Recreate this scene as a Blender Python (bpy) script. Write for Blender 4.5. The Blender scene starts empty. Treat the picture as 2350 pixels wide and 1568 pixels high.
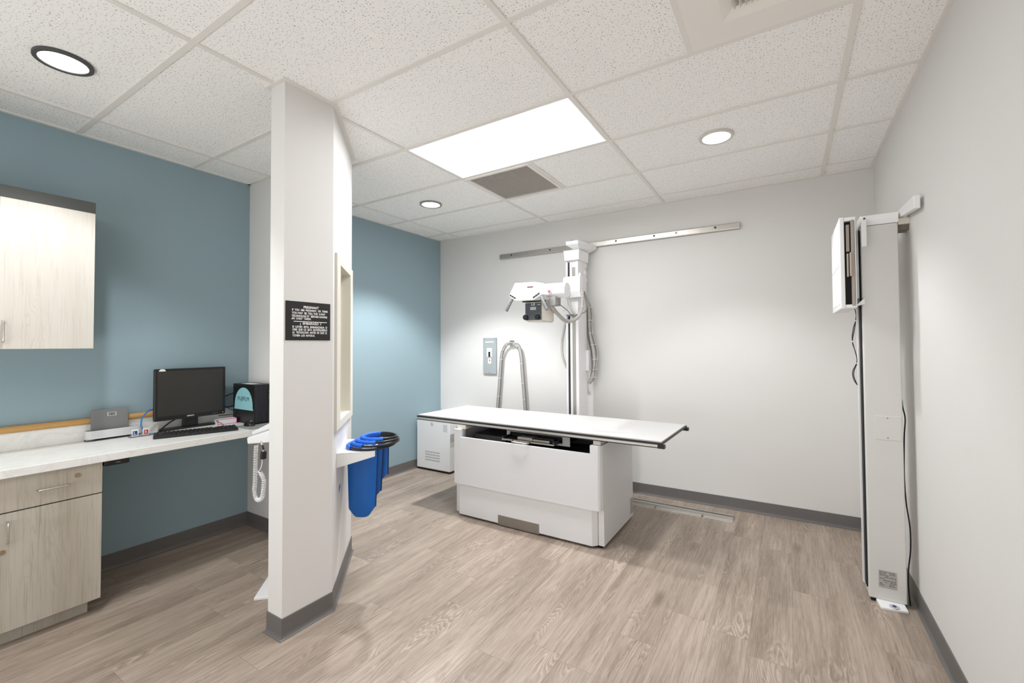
import bpy, bmesh, math, random
from mathutils import Vector, Matrix
random.seed(7)
S = bpy.context.scene
COL = S.collection
# ------------------------------------------------------------------ camera
H = 2.731                       # ceiling height
XR, YB, XL, YF = 0.576, 4.133, -3.722, -1.7   # right, back, left, front wall planes
FO = 998.997
CAMF = Vector((-0.51654221, 0.85595767, 0.02281698))
CAMR = Vector((0.85608631, 0.51679236, -0.0064716))
CAMU = Vector((0.01733106, -0.01619045, 0.99971871))
CAMP = Vector((0, 0, 1.4107))
cd = bpy.data.cameras.new('camera'); cam = bpy.data.objects.new('camera', cd); COL.objects.link(cam)
cd.sensor_width = 36; cd.lens = FO*36/2350
cd.shift_x = -28.263/2350; cd.shift_y = -13.403/2350
cd.clip_start = .02
M = Matrix.Identity(4)
for i in range(3):
    M[i][0] = CAMR[i]; M[i][1] = CAMU[i]; M[i][2] = -CAMF[i]; M[i][3] = CAMP[i]
cam.matrix_world = M
S.camera = cam
# ------------------------------------------------------------------ world, exposure, lamps that are not fixtures
w = bpy.data.worlds.new('world'); S.world = w; w.use_nodes = True
w.node_tree.nodes['Background'].inputs[0].default_value = (.9, .93, 1, 1)
w.node_tree.nodes['Background'].inputs[1].default_value = .2
vs = S.view_settings
vs.view_transform = 'Standard'; vs.look = 'None'; vs.gamma = 1; vs.use_curve_mapping = False; vs.exposure = 0.25
S.display_settings.display_device = 'sRGB'
try:
    S.cycles.use_denoising = True
    S.cycles.max_bounces = 12; S.cycles.diffuse_bounces = 8; S.cycles.glossy_bounces = 4
    S.cycles.sample_clamp_indirect = 6
except Exception: pass

def area(name, loc, sx, sy, power, col=(1, .97, .93), rot=(0, 0, 0), spread=180):
    l = bpy.data.lights.new(name, 'AREA'); l.shape = 'RECTANGLE'; l.size = sx; l.size_y = sy
    l.energy = power; l.color = col; l.spread = math.radians(spread)
    o = bpy.data.objects.new(name, l); o.location = loc; o.rotation_euler = rot; COL.objects.link(o); return o
K = 1.0
area('rear_fill_lamp', (-1.57, YF+.04, 1.15), 3.9, 1.9, 67, (.93, .965, 1), (math.radians(130), 0, 0))  # area lamp added behind the camera to brighten walls and ceiling
# unseen ceiling lamps added as broad fill, behind the camera and over the alcove
area('rear_ceiling_fill', (-1.57, -.67, H-.02), 1.15, .55, 16*K, (.98, .985, 1))
area('alcove_ceiling_fill', (-3.0, -.9, H-.02), .55, 1.1, 5*K, (.97, .98, 1))
# the photographer's small flash, low beside the tripod and aimed at the alcove
fl = bpy.data.lights.new('flash_lamp', 'SPOT'); fl.energy = 6*K; fl.spot_size = math.radians(78); fl.spot_blend = .9
fl.shadow_soft_size = .02; fl.color = (1, .99, .97)
flo = bpy.data.objects.new('flash_lamp', fl); COL.objects.link(flo); flo.location = (-.05, -.05, .76)
flo.rotation_euler = (Vector((-3.5, 1.05, 1.35))-flo.location).to_track_quat('-Z', 'Y').to_euler()
# ------------------------------------------------------------------ materials
def lin(c):
    r = []
    for v in c:
        v = v/255
        r.append(v/12.92 if v <= .04045 else ((v+.055)/1.055)**2.4)
    return (r[0], r[1], r[2], 1)
MATS = {}
def mat(name, c, rough=.5, metal=0., emit=0., ec=None, noise=.0, nscale=20., bump=0., spec=.5, coat=0.):
    if name in MATS: return MATS[name]
    m = bpy.data.materials.new(name); m.use_nodes = True; nt = m.node_tree
    b = nt.nodes['Principled BSDF']; b.inputs['Base Color'].default_value = lin(c)
    b.inputs['Roughness'].default_value = rough; b.inputs['Metallic'].default_value = metal
    b.inputs['Specular IOR Level'].default_value = spec
    b.inputs['Coat Weight'].default_value = coat
    if emit:
        b.inputs['Emission Color'].default_value = lin(ec or c); b.inputs['Emission Strength'].default_value = emit
    if noise or bump:
        tc = nt.nodes.new('ShaderNodeTexCoord'); n = nt.nodes.new('ShaderNodeTexNoise')
        n.inputs['Scale'].default_value = nscale; n.inputs['Detail'].default_value = 4
        nt.links.new(tc.outputs['Object'], n.inputs['Vector'])
        if noise:
            mx = nt.nodes.new('ShaderNodeMix'); mx.data_type = 'RGBA'
            a = lin(c); mx.inputs[6].default_value = tuple(v*(1-noise) for v in a[:3])+(1,)
            mx.inputs[7].default_value = tuple(min(1, v*(1+noise)) for v in a[:3])+(1,)
            nt.links.new(n.outputs[0], mx.inputs[0]); nt.links.new(mx.outputs[2], b.inputs['Base Color'])
        if bump:
            bp = nt.nodes.new('ShaderNodeBump'); bp.inputs['Strength'].default_value = bump; bp.inputs['Distance'].default_value = .002
            nt.links.new(n.outputs[0], bp.inputs['Height']); nt.links.new(bp.outputs[0], b.inputs['Normal'])
    MATS[name] = m; return m

class NT:
    """tiny node helper"""
    def __init__(s, name):
        s.m = bpy.data.materials.new(name); s.m.use_nodes = True; s.t = s.m.node_tree
        s.b = s.t.nodes['Principled BSDF']; s.tc = s.t.nodes.new('ShaderNodeTexCoord'); MATS[name] = s.m
    def n(s, ty, **kw):
        x = s.t.nodes.new(ty)
        for k, v in kw.items(): setattr(x, k, v)
        return x
    def l(s, a, b): s.t.links.new(a, b)
    def put(s, sock, v):
        if hasattr(v, 'links'): s.l(v, sock)
        else: sock.default_value = v
    def math(s, op, a, b=0., c=0.):
        x = s.n('ShaderNodeMath', operation=op)
        for i, v in enumerate((a, b, c)): s.put(x.inputs[i], v)
        return x.outputs[0]
    def xyz(s):
        x = s.n('ShaderNodeSeparateXYZ'); s.l(s.tc.outputs['Object'], x.inputs[0]); return x.outputs
    def comb(s, a, b, c=0.):
        x = s.n('ShaderNodeCombineXYZ')
        for i, v in enumerate((a, b, c)): s.put(x.inputs[i], v)
        return x.outputs[0]
    def noise(s, vec, scale=1., det=3., rough=.5, dist=0.):
        x = s.n('ShaderNodeTexNoise'); s.l(vec, x.inputs['Vector']); x.inputs['Scale'].default_value = scale
        x.inputs['Detail'].default_value = det; x.inputs['Roughness'].default_value = rough; x.inputs['Distortion'].default_value = dist
        return x.outputs[0]
    def mix(s, f, a, b):
        x = s.n('ShaderNodeMix', data_type='RGBA'); s.put(x.inputs[0], f); s.put(x.inputs[6], a); s.put(x.inputs[7], b); return x.outputs[2]
    def ramp(s, f, lo, hi, a=0., b=1.):
        x = s.n('ShaderNodeMapRange'); s.put(x.inputs[0], f)
        for i, v in enumerate((lo, hi, a, b)): x.inputs[i+1].default_value = v
        return x.outputs[0]
    def bump(s, h, st=.2, d=.001):
        x = s.n('ShaderNodeBump'); x.inputs['Strength'].default_value = st; x.inputs['Distance'].default_value = d
        s.l(h, x.inputs['Height']); s.l(x.outputs[0], s.b.inputs['Normal'])

def floor_mat():
    q = NT('oak_vinyl_plank'); X, Y, Z = q.xyz()
    PW, PL = .181, 1.22
    rx = q.math('DIVIDE', X, PW); row = q.math('FLOOR', rx); fx = q.math('FRACT', rx)
    wn = q.n('ShaderNodeTexWhiteNoise', noise_dimensions='1D'); q.l(row, wn.inputs['W'])
    uy = q.math('DIVIDE', q.math('ADD', Y, q.math('MULTIPLY', wn.outputs[0], PL)), PL)
    colm = q.math('FLOOR', uy); fy = q.math('FRACT', uy)
    w2 = q.n('ShaderNodeTexWhiteNoise', noise_dimensions='2D'); q.l(q.comb(row, colm), w2.inputs['Vector'])
    idv = w2.outputs[0]; off = q.math('MULTIPLY', idv, 37.)
    # cathedral contours: level lines of a slow noise stretched along the plank
    slow = q.noise(q.comb(q.math('ADD', q.math('MULTIPLY', X, 6.5), off), q.math('MULTIPLY', Y, .95), off), 1., 2.2, .5, .25)
    wob = q.noise(q.comb(q.math('ADD', q.math('MULTIPLY', X, 30.), off), q.math('MULTIPLY', Y, 9.), off), 1., 2.)
    lines = q.math('FRACT', q.math('ADD', q.math('MULTIPLY', slow, 34.), q.math('MULTIPLY', wob, 1.6)))
    l1 = q.ramp(q.math('ABSOLUTE', q.math('SUBTRACT', lines, .5)), .0, .22, 1., 0.)
    l2 = q.ramp(q.math('ABSOLUTE', q.math('SUBTRACT', lines, .05)), .0, .25, 1., 0.)
    streak = q.noise(q.comb(q.math('ADD', q.math('MULTIPLY', X, 85.), off), q.math('MULTIPLY', Y, 3.6), off), 1., 5., .65, .3)
    streak2 = q.noise(q.comb(q.math('ADD', q.math('MULTIPLY', X, 300.), off), q.math('MULTIPLY', Y, 12.), off), 1., 3., .6)
    tone = q.noise(q.comb(q.math('ADD', q.math('MULTIPLY', X, 9.), off), q.math('MULTIPLY', Y, 1.1), off), 1., 3., .5, .6)
    base = q.mix(q.ramp(tone, .3, .7), lin((138, 124, 111)), lin((180, 165, 151)))
    base = q.mix(q.ramp(streak, .42, .7, 0., .6), base, lin((108, 92, 80)))
    base = q.mix(q.ramp(streak2, .45, .7, 0., .5), base, lin((186, 170, 154)))
    msk = q.ramp(q.noise(q.comb(q.math('ADD', q.math('MULTIPLY', X, 6.), off), q.math('MULTIPLY', Y, 1.6), off), 1., 2.), .5, .66)
    base = q.mix(q.math('MULTIPLY', q.math('MULTIPLY', l1, msk), .5), base, lin((205, 190, 174)))
    base = q.mix(q.math('MULTIPLY', q.math('MULTIPLY', l2, msk), .4), base, lin((96, 79, 68)))
    kn = q.n('ShaderNodeTexVoronoi'); q.l(q.comb(q.math('ADD', q.math('MULTIPLY', X, 3.4), off), q.math('MULTIPLY', Y, 1.1), off), kn.inputs['Vector']); kn.inputs['Scale'].default_value = 1.
    base = q.mix(q.ramp(kn.outputs['Distance'], .03, .13, .55, 0.), base, lin((86, 70, 60)))
    base = q.mix(q.ramp(idv, 0, 1, 0., .16), base, lin((104, 88, 78)))
    ex = q.math('MINIMUM', fx, q.math('SUBTRACT', 1., fx)); ey = q.math('MULTIPLY', q.math('MINIMUM', fy, q.math('SUBTRACT', 1., fy)), PL/PW)
    seam = q.ramp(q.math('MINIMUM', ex, ey), .002, .009, .45, 0.)
    base = q.mix(seam, base, lin((84, 70, 61)))
    q.l(base, q.b.inputs['Base Color']); q.b.inputs['Roughness'].default_value = .42
    q.b.inputs['Specular IOR Level'].default_value = .4
    q.bump(q.math('ADD', streak, q.math('MULTIPLY', l1, .3)), .12, .001)
    return q.m

def laminate(name, c0, c1, c2, axis='z'):
    q = NT(name); X, Y, Z = q.xyz()
    a, b = (Y, Z) if axis == 'z' else (Z, Y)
    slow = q.noise(q.comb(q.math('MULTIPLY', a, 6.), q.math('MULTIPLY', b, 1.1), X), 1., 3., .55, .4)
    li = q.ramp(q.math('ABSOLUTE', q.math('SUBTRACT', q.math('FRACT', q.math('MULTIPLY', slow, 22.)), .5)), 0, .2, 1, 0)
    st = q.noise(q.comb(q.math('MULTIPLY', a, 160.), q.math('MULTIPLY', b, 4.), X), 1., 4., .6, .2)
    tone = q.noise(q.comb(q.math('MULTIPLY', a, 12.), q.math('MULTIPLY', b, .5), X), 1., 2.)
    base = q.mix(q.ramp(tone, .35, .65), lin(c0), lin(c1))
    base = q.mix(q.ramp(st, .5, .75, 0, .7), base, lin(c2))
    mk = q.ramp(q.noise(q.comb(q.math('MULTIPLY', a, 5.), q.math('MULTIPLY', b, 1.4), X), 1., 2.), .5, .68)
    base = q.mix(q.math('MULTIPLY', q.math('MULTIPLY', li, mk), .45), base, lin(c2))
    q.l(base, q.b.inputs['Base Color']); q.b.inputs['Roughness'].default_value = .45
    return q.m

def marble():
    q = NT('white_marble_laminate')
    n1 = q.noise(q.tc.outputs['Object'], 5., 6., .6, 1.2)
    v = q.ramp(q.math('ABSOLUTE', q.math('SUBTRACT', n1, .5)), 0, .04, .2, 0)
    n2 = q.noise(q.tc.outputs['Object'], 2.5, 3.)
    base = q.mix(q.ramp(n2, .3, .7), lin((234, 234, 231)), lin((241, 241, 238)))
    base = q.mix(v, base, lin((196, 194, 189)))
    q.l(base, q.b.inputs['Base Color']); q.b.inputs['Roughness'].default_value = .35
    return q.m

def tile_mat():
    q = NT('mineral_ceiling_tile')
    nz = q.n('ShaderNodeTexNoise'); q.l(q.tc.outputs['Object'], nz.inputs['Vector']); nz.inputs['Scale'].default_value = 60.
    va = q.n('ShaderNodeVectorMath', operation='SCALE'); q.l(nz.outputs['Color'], va.inputs[0]); va.inputs['Scale'].default_value = .018
    vb = q.n('ShaderNodeVectorMath', operation='ADD'); q.l(q.tc.outputs['Object'], vb.inputs[0]); q.l(va.outputs[0], vb.inputs[1])
    def specks(sc, rad, thr):
        vo = q.n('ShaderNodeTexVoronoi'); q.l(vb.outputs[0], vo.inputs['Vector']); vo.inputs['Scale'].default_value = sc
        vo.voronoi_dimensions = '2D'
        d = q.ramp(vo.outputs['Distance'], rad*.6, rad, 1., 0.)
        sp = q.n('ShaderNodeSeparateColor'); q.l(vo.outputs['Color'], sp.inputs[0])
        return q.math('MULTIPLY', d, q.math('GREATER_THAN', sp.outputs[0], thr))
    s = q.math('MAXIMUM', specks(72., .17, .35), q.math('MULTIPLY', specks(190., .2, .3), .45))
    base = q.mix(q.math('MULTIPLY', s, .8), lin((245, 244, 241)), lin((132, 120, 107)))
    q.l(base, q.b.inputs['Base Color']); q.b.inputs['Roughness'].default_value = .95; q.b.inputs['Specular IOR Level'].default_value = .1
    return q.m

M_FLOOR = floor_mat(); M_TILE = tile_mat(); M_MARBLE = marble()
M_LAML = laminate('greige_elm_laminate_lit', (214, 210, 201), (208, 202, 192), (192, 184, 173))  # same laminate as the base doors, stronger light put into its colour
M_LAMD = laminate('greige_elm_laminate', (190, 184, 172), (178, 170, 156), (150, 139, 124))
M_LAMD2 = laminate('greige_elm_laminate_drawer', (184, 176, 163), (174, 165, 151), (146, 135, 120))
M_WALL = mat('warm_white_paint', (220, 218, 215), .75, noise=.012, nscale=3, spec=.2)
M_WALLR = M_WALL
M_TEAL = mat('teal_paint', (146, 167, 175), .7, noise=.015, nscale=2, spec=.2)
M_BASE = mat('grey_vinyl_cove', (104, 101, 99), .45)
M_GRID = mat('white_grid_metal', (226, 222, 216), .5)
M_WHITE = mat('white_enamel', (236, 236, 236), .35)
M_WHITE2 = mat('soft_white_enamel', (226, 226, 228), .4)
M_CREAM = mat('cream_plastic', (222, 216, 205), .45)
M_BLACK = mat('black_plastic', (22, 22, 23), .4)
M_BLACKM = mat('matte_black', (14, 14, 14), .7)
M_DARK = mat('dark_grey_plastic', (60, 64, 68), .45)
M_GREY = mat('mid_grey_plastic', (128, 128, 128), .45)
M_HOSE = mat('grey_hose_vinyl', (180, 176, 171), .5)
M_HOSE2 = mat('dark_grey_cable', (118, 115, 112), .5)
M_STEEL = mat('brushed_steel', (190, 186, 180), .32, 1., noise=.06, nscale=60)
M_ALU = mat('anodised_aluminium', (205, 203, 198), .38, 1.)
M_CHROME = mat('satin_chrome', (215, 213, 208), .22, 1.)
M_TIE = mat('white_zip_tie', (238, 238, 235), .4)
M_BLUE = mat('blue_vinyl_cloth', (0, 96, 182), .5, noise=.06, nscale=12, bump=.3)
M_BLUESL = mat('blue_padded_sleeve', (20, 104, 215), .55, bump=.8, nscale=60)
M_LABEL = mat('silver_label', (176, 172, 166), .5)
M_INK = mat('dark_ink', (52, 50, 48), .6)
M_RED = mat('red_ink', (196, 60, 70), .5)
# ------------------------------------------------------------------ mesh builder
class MB:
    def __init__(s): s.bm = bmesh.new()
    def quad(s, P):
        s.bm.faces.new([s.bm.verts.new(p) for p in P]); return s
    def hexa(s, P):      # 8 points, bottom 4 then top 4
        v = [s.bm.verts.new(p) for p in P]
        for f in ((0, 1, 2, 3), (7, 6, 5, 4), (0, 4, 5, 1), (1, 5, 6, 2), (2, 6, 7, 3), (3, 7, 4, 0)): s.bm.faces.new([v[i] for i in f])
        return s
    def box(s, x0, x1, y0, y1, z0, z1):
        return s.hexa([(x0, y0, z0), (x1, y0, z0), (x1, y1, z0), (x0, y1, z0), (x0, y0, z1), (x1, y0, z1), (x1, y1, z1), (x0, y1, z1)])
    def obox(s, c, u, v, w):     # centre and three half vectors
        c, u, v, w = map(Vector, (c, u, v, w))
        return s.hexa([c-u-v-w, c+u-v-w, c+u+v-w, c-u+v-w, c-u-v+w, c+u-v+w, c+u+v+w, c-u+v+w])
    def prism(s, poly, z0, z1, f=None):   # poly 2D, f maps (a,b,c)->xyz ; default z extrude
        f = f or (lambda a, b, c: (a, b, c))
        A = [s.bm.verts.new(f(a, b, z0)) for a, b in poly]; B = [s.bm.verts.new(f(a, b, z1)) for a, b in poly]
        s.bm.faces.new(A[::-1]); s.bm.faces.new(B)
        n = len(poly)
        for i in range(n): s.bm.faces.new([A[i], A[(i+1) % n], B[(i+1) % n], B[i]])
        return s
    def tube(s, pts, r, n=10, closed=False, cap=True):
        pts = [Vector(p) for p in pts]; R = r if isinstance(r, (list, tuple)) else [r]*len(pts)
        m = len(pts); rings = []; up = None
        for i, p in enumerate(pts):
            a = pts[(i-1) % m] if (closed or i > 0) else p
            b = pts[(i+1) % m] if (closed or i < m-1) else p
            t = (b-a).normalized()
            if up is None:
                up = Vector((0, 0, 1)) if abs(t.z) < .9 else Vector((1, 0, 0))
            up = (up-t*up.dot(t)); up = up.normalized() if up.length > 1e-6 else t.orthogonal().normalized()
            sd = t.cross(up)
            rings.append([s.bm.verts.new(p+(up*math.cos(2*math.pi*k/n)+sd*math.sin(2*math.pi*k/n))*R[i]) for k in range(n)])
        for i in range(m if closed else m-1):
            A, B = rings[i], rings[(i+1) % m]
            for k in range(n): s.bm.faces.new([A[k], A[(k+1) % n], B[(k+1) % n], B[k]])
        if cap and not closed: s.bm.faces.new(rings[0][::-1]); s.bm.faces.new(rings[-1])
        return s
    def cyl(s, a, b, r, n=24, r2=None): return s.tube([a, b], [r, r if r2 is None else r2], n)
    def ring(s, c, ro, ri, z0, z1, n=48):     # flat annulus about z
        c = Vector(c); L = []
        for (r, z) in ((ro, z0), (ro, z1), (ri, z1), (ri, z0)):
            L.append([s.bm.verts.new((c.x+r*math.cos(2*math.pi*k/n), c.y+r*math.sin(2*math.pi*k/n), z)) for k in range(n)])
        for j in range(4):
            A, B = L[j], L[(j+1) % 4]
            for k in range(n): s.bm.faces.new([A[k], A[(k+1) % n], B[(k+1) % n], B[k]])
        return s
    def build(s, name, m, parent=None, bevel=0., smooth=False, seg=2, origin=None):
        bmesh.ops.recalc_face_normals(s.bm, faces=s.bm.faces)
        org = Vector(origin) if origin is not None else (Vector(parent['_o']) if parent is not None and '_o' in parent else Vector((0, 0, 0)))
        if parent is None and origin is None:
            vs_ = [v.co for v in s.bm.verts]
            org = Vector(((min(v.x for v in vs_)+max(v.x for v in vs_))/2, (min(v.y for v in vs_)+max(v.y for v in vs_))/2, min(v.z for v in vs_)))
        bmesh.ops.translate(s.bm, verts=s.bm.verts, vec=-org)
        me = bpy.data.meshes.new(name)
        if smooth:
            for f in s.bm.faces: f.smooth = True
        s.bm.to_mesh(me); s.bm.free()
        if smooth: me.set_sharp_from_angle(angle=math.radians(40))
        me.materials.append(m)
        o = bpy.data.objects.new(name, me); COL.objects.link(o)
        if parent is not None: o.parent = parent
        else: o.location = org
        o['_o'] = tuple(org)
        if bevel:
            b = o.modifiers.new('bevel', 'BEVEL'); b.width = bevel; b.segments = seg; b.limit_method = 'ANGLE'; b.angle_limit = math.radians(40)
        return o
def crom(pts, k=6, closed=False):
    P = [Vector(p) for p in pts]; n = len(P); out = []
    for i in range(n if closed else n-1):
        g = (lambda j: P[j % n]) if closed else (lambda j: P[max(0, min(n-1, j))])
        a, b, c, d = g(i-1), g(i), g(i+1), g(i+2)
        for q in range(k):
            t = q/k; out.append(.5*((2*b)+(c-a)*t+(2*a-5*b+4*c-d)*t*t+(-a+3*b-3*c+d)*t**3))
    if not closed: out.append(P[-1])
    return out
def each(name, m, parent, fs, **kw):
    out = []
    for f in fs:
        b_ = MB(); f(b_); out.append(b_.build(name, m, parent, **kw))
    return out
def thing(name, label, cat, loc, group=None):
    o = bpy.data.objects.new(name, None); COL.objects.link(o); o.location = loc; o['_o'] = tuple(loc)
    o.empty_display_size = .1
    o['label'] = label; o['category'] = cat
    if group: o['group'] = group
    return o
def tag(o, label, cat, group=None):
    o['label'] = label; o['category'] = cat
    if group: o['group'] = group
    return o
def lab(o, label): o['label'] = label; return o
def struct(o): o['kind'] = 'structure'; return o
def text(s, parent, m, O, R_, U_, x0, x1, base, cap, name='lettering', depth=.0006, bold=.0):
    """letters of cap height 'cap' from x0 to x1 along R_, baseline at 'base' along U_, from origin O; stands out by depth"""
    cu = bpy.data.curves.new('t', 'FONT'); cu.body = s; cu.size = 1; cu.extrude = 0; cu.offset = bold; cu.resolution_u = 3
    to = bpy.data.objects.new('t', cu); COL.objects.link(to)
    dg = bpy.context.evaluated_depsgraph_get(); me = bpy.data.meshes.new_from_object(to.evaluated_get(dg))
    bpy.data.objects.remove(to)
    xs = [v.co.x for v in me.vertices]; a, b = min(xs), max(xs)
    R_, U_, O = Vector(R_).normalized(), Vector(U_).normalized(), Vector(O); N = R_.cross(U_)
    sx = (x1-x0)/(b-a); sy = cap/.69
    bm = bmesh.new(); bm.from_mesh(me); bpy.data.meshes.remove(me)
    for v in bm.verts: v.co = O+R_*(x0+(v.co.x-a)*sx)+U_*(base+v.co.y*sy)+N*depth
    mb = MB(); mb.bm.free(); mb.bm = bm
    return mb
def at(px, py, Y):        # the point of the plane y = Y seen along one sight line measured in the photograph
    d = CAMF+CAMR*((px-1175-28.263)/FO)-CAMU*((py-784+13.403)/FO)
    return CAMP+d*(Y/d.y)
def atn(px, py, P, n):
    d = CAMF+CAMR*((px-1175-28.263)/FO)-CAMU*((py-784+13.403)/FO); n = Vector(n)
    return CAMP+d*((Vector(P)-CAMP).dot(n)/d.dot(n))
# ------------------------------------------------------------------ the room shell
T = .12
struct(MB().box(XL-T, XR+T, YF-T, YB+T, -.1, 0).build('floor', M_FLOOR, origin=(0, 0, 0)))
struct(MB().box(XL-T, XR+T, YB, YB+T, 0, H+.01).build('wall_back', M_WALL, origin=(0, 0, 0)))
struct(MB().box(XR, XR+T, YF, YB, 0, H+.01).build('wall_right', M_WALL, origin=(0, 0, 0)))
struct(MB().box(XL-T, XL, YF, YB, 0, H+.01).build('wall_left', M_TEAL, origin=(0, 0, 0)))
struct(MB().box(XL-T, XR+T, YF-T, YF, 0, H+.01).build('wall_front', M_WALL, origin=(0, 0, 0)))
# ceiling tiles in a 1.22 x 0.61 grid; three cells hold a troffer, a return grille and a diffuser
GX, GY, DX, DY = -.9618, 1.4613, 1.2192, .6096
xs = [XL]+[GX+DX*k for k in range(-3, 3) if XL < GX+DX*k < XR]+[XR]
ys = [YF]+[GY+DY*k for k in range(-7, 6) if YF < GY+DY*k < YB]+[YB]
LUM = (GX-DX, GX, GY+DY, GY+2*DY); GRI = (GX-DX, GX-DX/2, GY+2*DY, GY+3*DY); DIF = (GX+DX/2, GX+DX, GY, GY+DY)
mb = MB()
near = lambda a, b: abs(a-b) < 1e-3
ZT = H+.008
for i in range(len(xs)-1):
    for j in range(len(ys)-1):
        x0, x1, y0, y1 = xs[i], xs[i+1], ys[j], ys[j+1]
        if near(x0, LUM[0]) and near(y0, LUM[2]): continue
        if near(x0, GRI[0]) and near(y0, GRI[2]): x0 = GRI[1]
        if near(x1, DIF[1]) and near(y0, DIF[2]): x1 = DIF[0]
        mb.box(x0, x1, y0, y1, ZT, ZT+.018)
struct(mb.build('ceiling', M_TILE, origin=(0, 0, 0)))
mb = MB()
tw = .0122
for x in xs[1:-1]: mb.box(x-tw, x+tw, YF, YB, H, ZT)
for y in ys[1:-1]:
    for i in range(len(xs)-1):
        mb.box(xs[i]+(tw if i else 0), xs[i+1]-(tw if i < len(xs)-2 else 0), y-tw, y+tw, H+.0004, ZT)
mb.box(DIF[0]-tw, DIF[0]+tw, DIF[2]+tw, DIF[3]-tw, H+.0004, ZT)
mb.box(GRI[1]-tw, GRI[1]+tw, GRI[2]+tw, GRI[3]-tw, H+.0004, ZT)
struct(mb.build('trim_1', M_GRID, origin=(0, 0, 0)))
# dark reveal line where tiles lie on the grid flanges
# swept trims: profile (distance from wall, z) along a path, room on the given side
def sweep(path, prof, side=1):
    m_ = MB(); P = [Vector((p[0], p[1])) for p in path]; n = len(P); rings = []
    def nrm(a, b):
        d = (b-a).normalized(); return Vector((-d.y, d.x))*side
    for i, p in enumerate(P):
        if i == 0: o = nrm(P[0], P[1]); k = 1
        elif i == n-1: o = nrm(P[-2], P[-1]); k = 1
        else:
            a, b = nrm(P[i-1], p), nrm(p, P[i+1]); o = (a+b).normalized(); k = 1/max(.3, o.dot(a))
        rings.append([m_.bm.verts.new((p.x+o.x*d*k, p.y+o.y*d*k, z)) for d, z in prof])
    L = len(prof)
    for i in range(n-1):
        for j in range(L): m_.bm.faces.new([rings[i][j], rings[i][(j+1) % L], rings[i+1][(j+1) % L], rings[i+1][j]])
    m_.bm.faces.new(rings[0][::-1]); m_.bm.faces.new(rings[-1])
    return m_
COVE = [(0, 0), (.017, 0), (.017, .003), (.010, .006), (.0065, .013), (.005, .022), (.005, .098), (.0035, .1), (0, .1)]
ANG = [(0, H-.0014), (.022, H-.0014), (.022, ZT), (0, ZT)]
PART_PATH = [(XL, 1.86), (-2.655, 1.86), (-2.231, 1.436), (-2.231, 1.215), (-2.11, 1.215), (-2.11, 1.485), (-2.605, 1.98), (XL, 1.98)]
struct(sweep([(XR, YF), (XR, YB)], COVE).build('baseboard_right', M_BASE, origin=(0, 0, 0)))
struct(sweep([(XR, YB), (XL, YB)], COVE).build('baseboard_back', M_BASE, origin=(0, 0, 0)))
struct(sweep([(XL, YB), (XL, 1.98)], COVE).build('baseboard_left', M_BASE, origin=(0, 0, 0)))
struct(sweep([(XL, 1.86), (XL, .845)], COVE).build('baseboard_alcove', M_BASE, origin=(0, 0, 0)))
struct(sweep(PART_PATH, COVE, -1).build('baseboard_partition', M_BASE, origin=(0, 0, 0)))
M_ANG = M_GRID
struct(sweep([(XR, YF), (XR, YB), (XL, YB), (XL, 1.98)], ANG).build('trim_2', M_ANG, origin=(0, 0, 0)))
struct(sweep([(XL, 1.86), (XL, YF)], ANG).build('trim_3', M_ANG, origin=(0, 0, 0)))
struct(sweep(PART_PATH, ANG, -1).build('trim_4', M_ANG, origin=(0, 0, 0)))
# partition with a window in its diagonal leg
def DG(s, t, z):     # along the diagonal face, t into the wall
    k = math.sqrt(.5); return Vector((-2.11-k*s-k*t, 1.485+k*s-k*t, z))
WS0, WS1, WZ0, WZ1 = .148, .562, .975, 1.897
mb = MB()
o0, i0, o1, i1 = DG(WS0, 0, 0), DG(WS0, T, 0), DG(WS1, 0, 0), DG(WS1, T, 0)
mb.prism([(-2.231, 1.215), (-2.11, 1.215), (-2.11, 1.485), o0[:2], i0[:2], (-2.231, 1.436)], 0, H+.008)
mb.prism([o1[:2], (-2.605, 1.98), (XL, 1.98), (XL, 1.86), (-2.655, 1.86), i1[:2]], 0, H+.008)
mb.prism([o0[:2], o1[:2], i1[:2], i0[:2]], 0, WZ0)
mb.prism([o0[:2], o1[:2], i1[:2], i0[:2]], WZ1, H+.008)
struct(mb.build('wall_partition', M_WALL, origin=(0, 0, 0)))
k7 = math.sqrt(.5)
def dbox(mb, s0, s1, t0, t1, z0, z1):
    return mb.hexa([DG(s0, t0, z0), DG(s1, t0, z0), DG(s1, t1, z0), DG(s0, t1, z0), DG(s0, t0, z1), DG(s1, t0, z1), DG(s1, t1, z1), DG(s0, t1, z1)])
M_FRAME = mat('cream_window_frame', (224, 220, 208), .5)
mb = MB()
fs0, fs1, fz0, fz1 = .05, .655, .943, 1.935
for ta, tb in ((-.014, 0), (T, T+.014)):
    dbox(mb, fs0, WS0+.012, ta, tb, fz0, fz1); dbox(mb, WS1-.012, fs1, ta, tb, fz0, fz1)
    dbox(mb, WS0+.012, WS1-.012, ta, tb, fz0, WZ0+.012); dbox(mb, WS0+.012, WS1-.012, ta, tb, WZ1-.012, fz1)
dbox(mb, WS0, WS0+.012, 0, T, WZ0, WZ1); dbox(mb, WS1-.012, WS1, 0, T, WZ0, WZ1)
dbox(mb, WS0+.012, WS1-.012, 0, T, WZ0, WZ0+.012); dbox(mb, WS0+.012, WS1-.012, 0, T, WZ1-.012, WZ1)
win = struct(mb.build('window_1', M_FRAME, origin=(0, 0, 0)))
g = bpy.data.materials.new('amber_lead_glass'); g.use_nodes = True; nt = g.node_tree; b = nt.nodes['Principled BSDF']
b.inputs['Base Color'].default_value = lin((226, 220, 188)); b.inputs['Roughness'].default_value = .03; b.inputs['Transmission Weight'].default_value = .85
b.inputs['IOR'].default_value = 1.5
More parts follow.
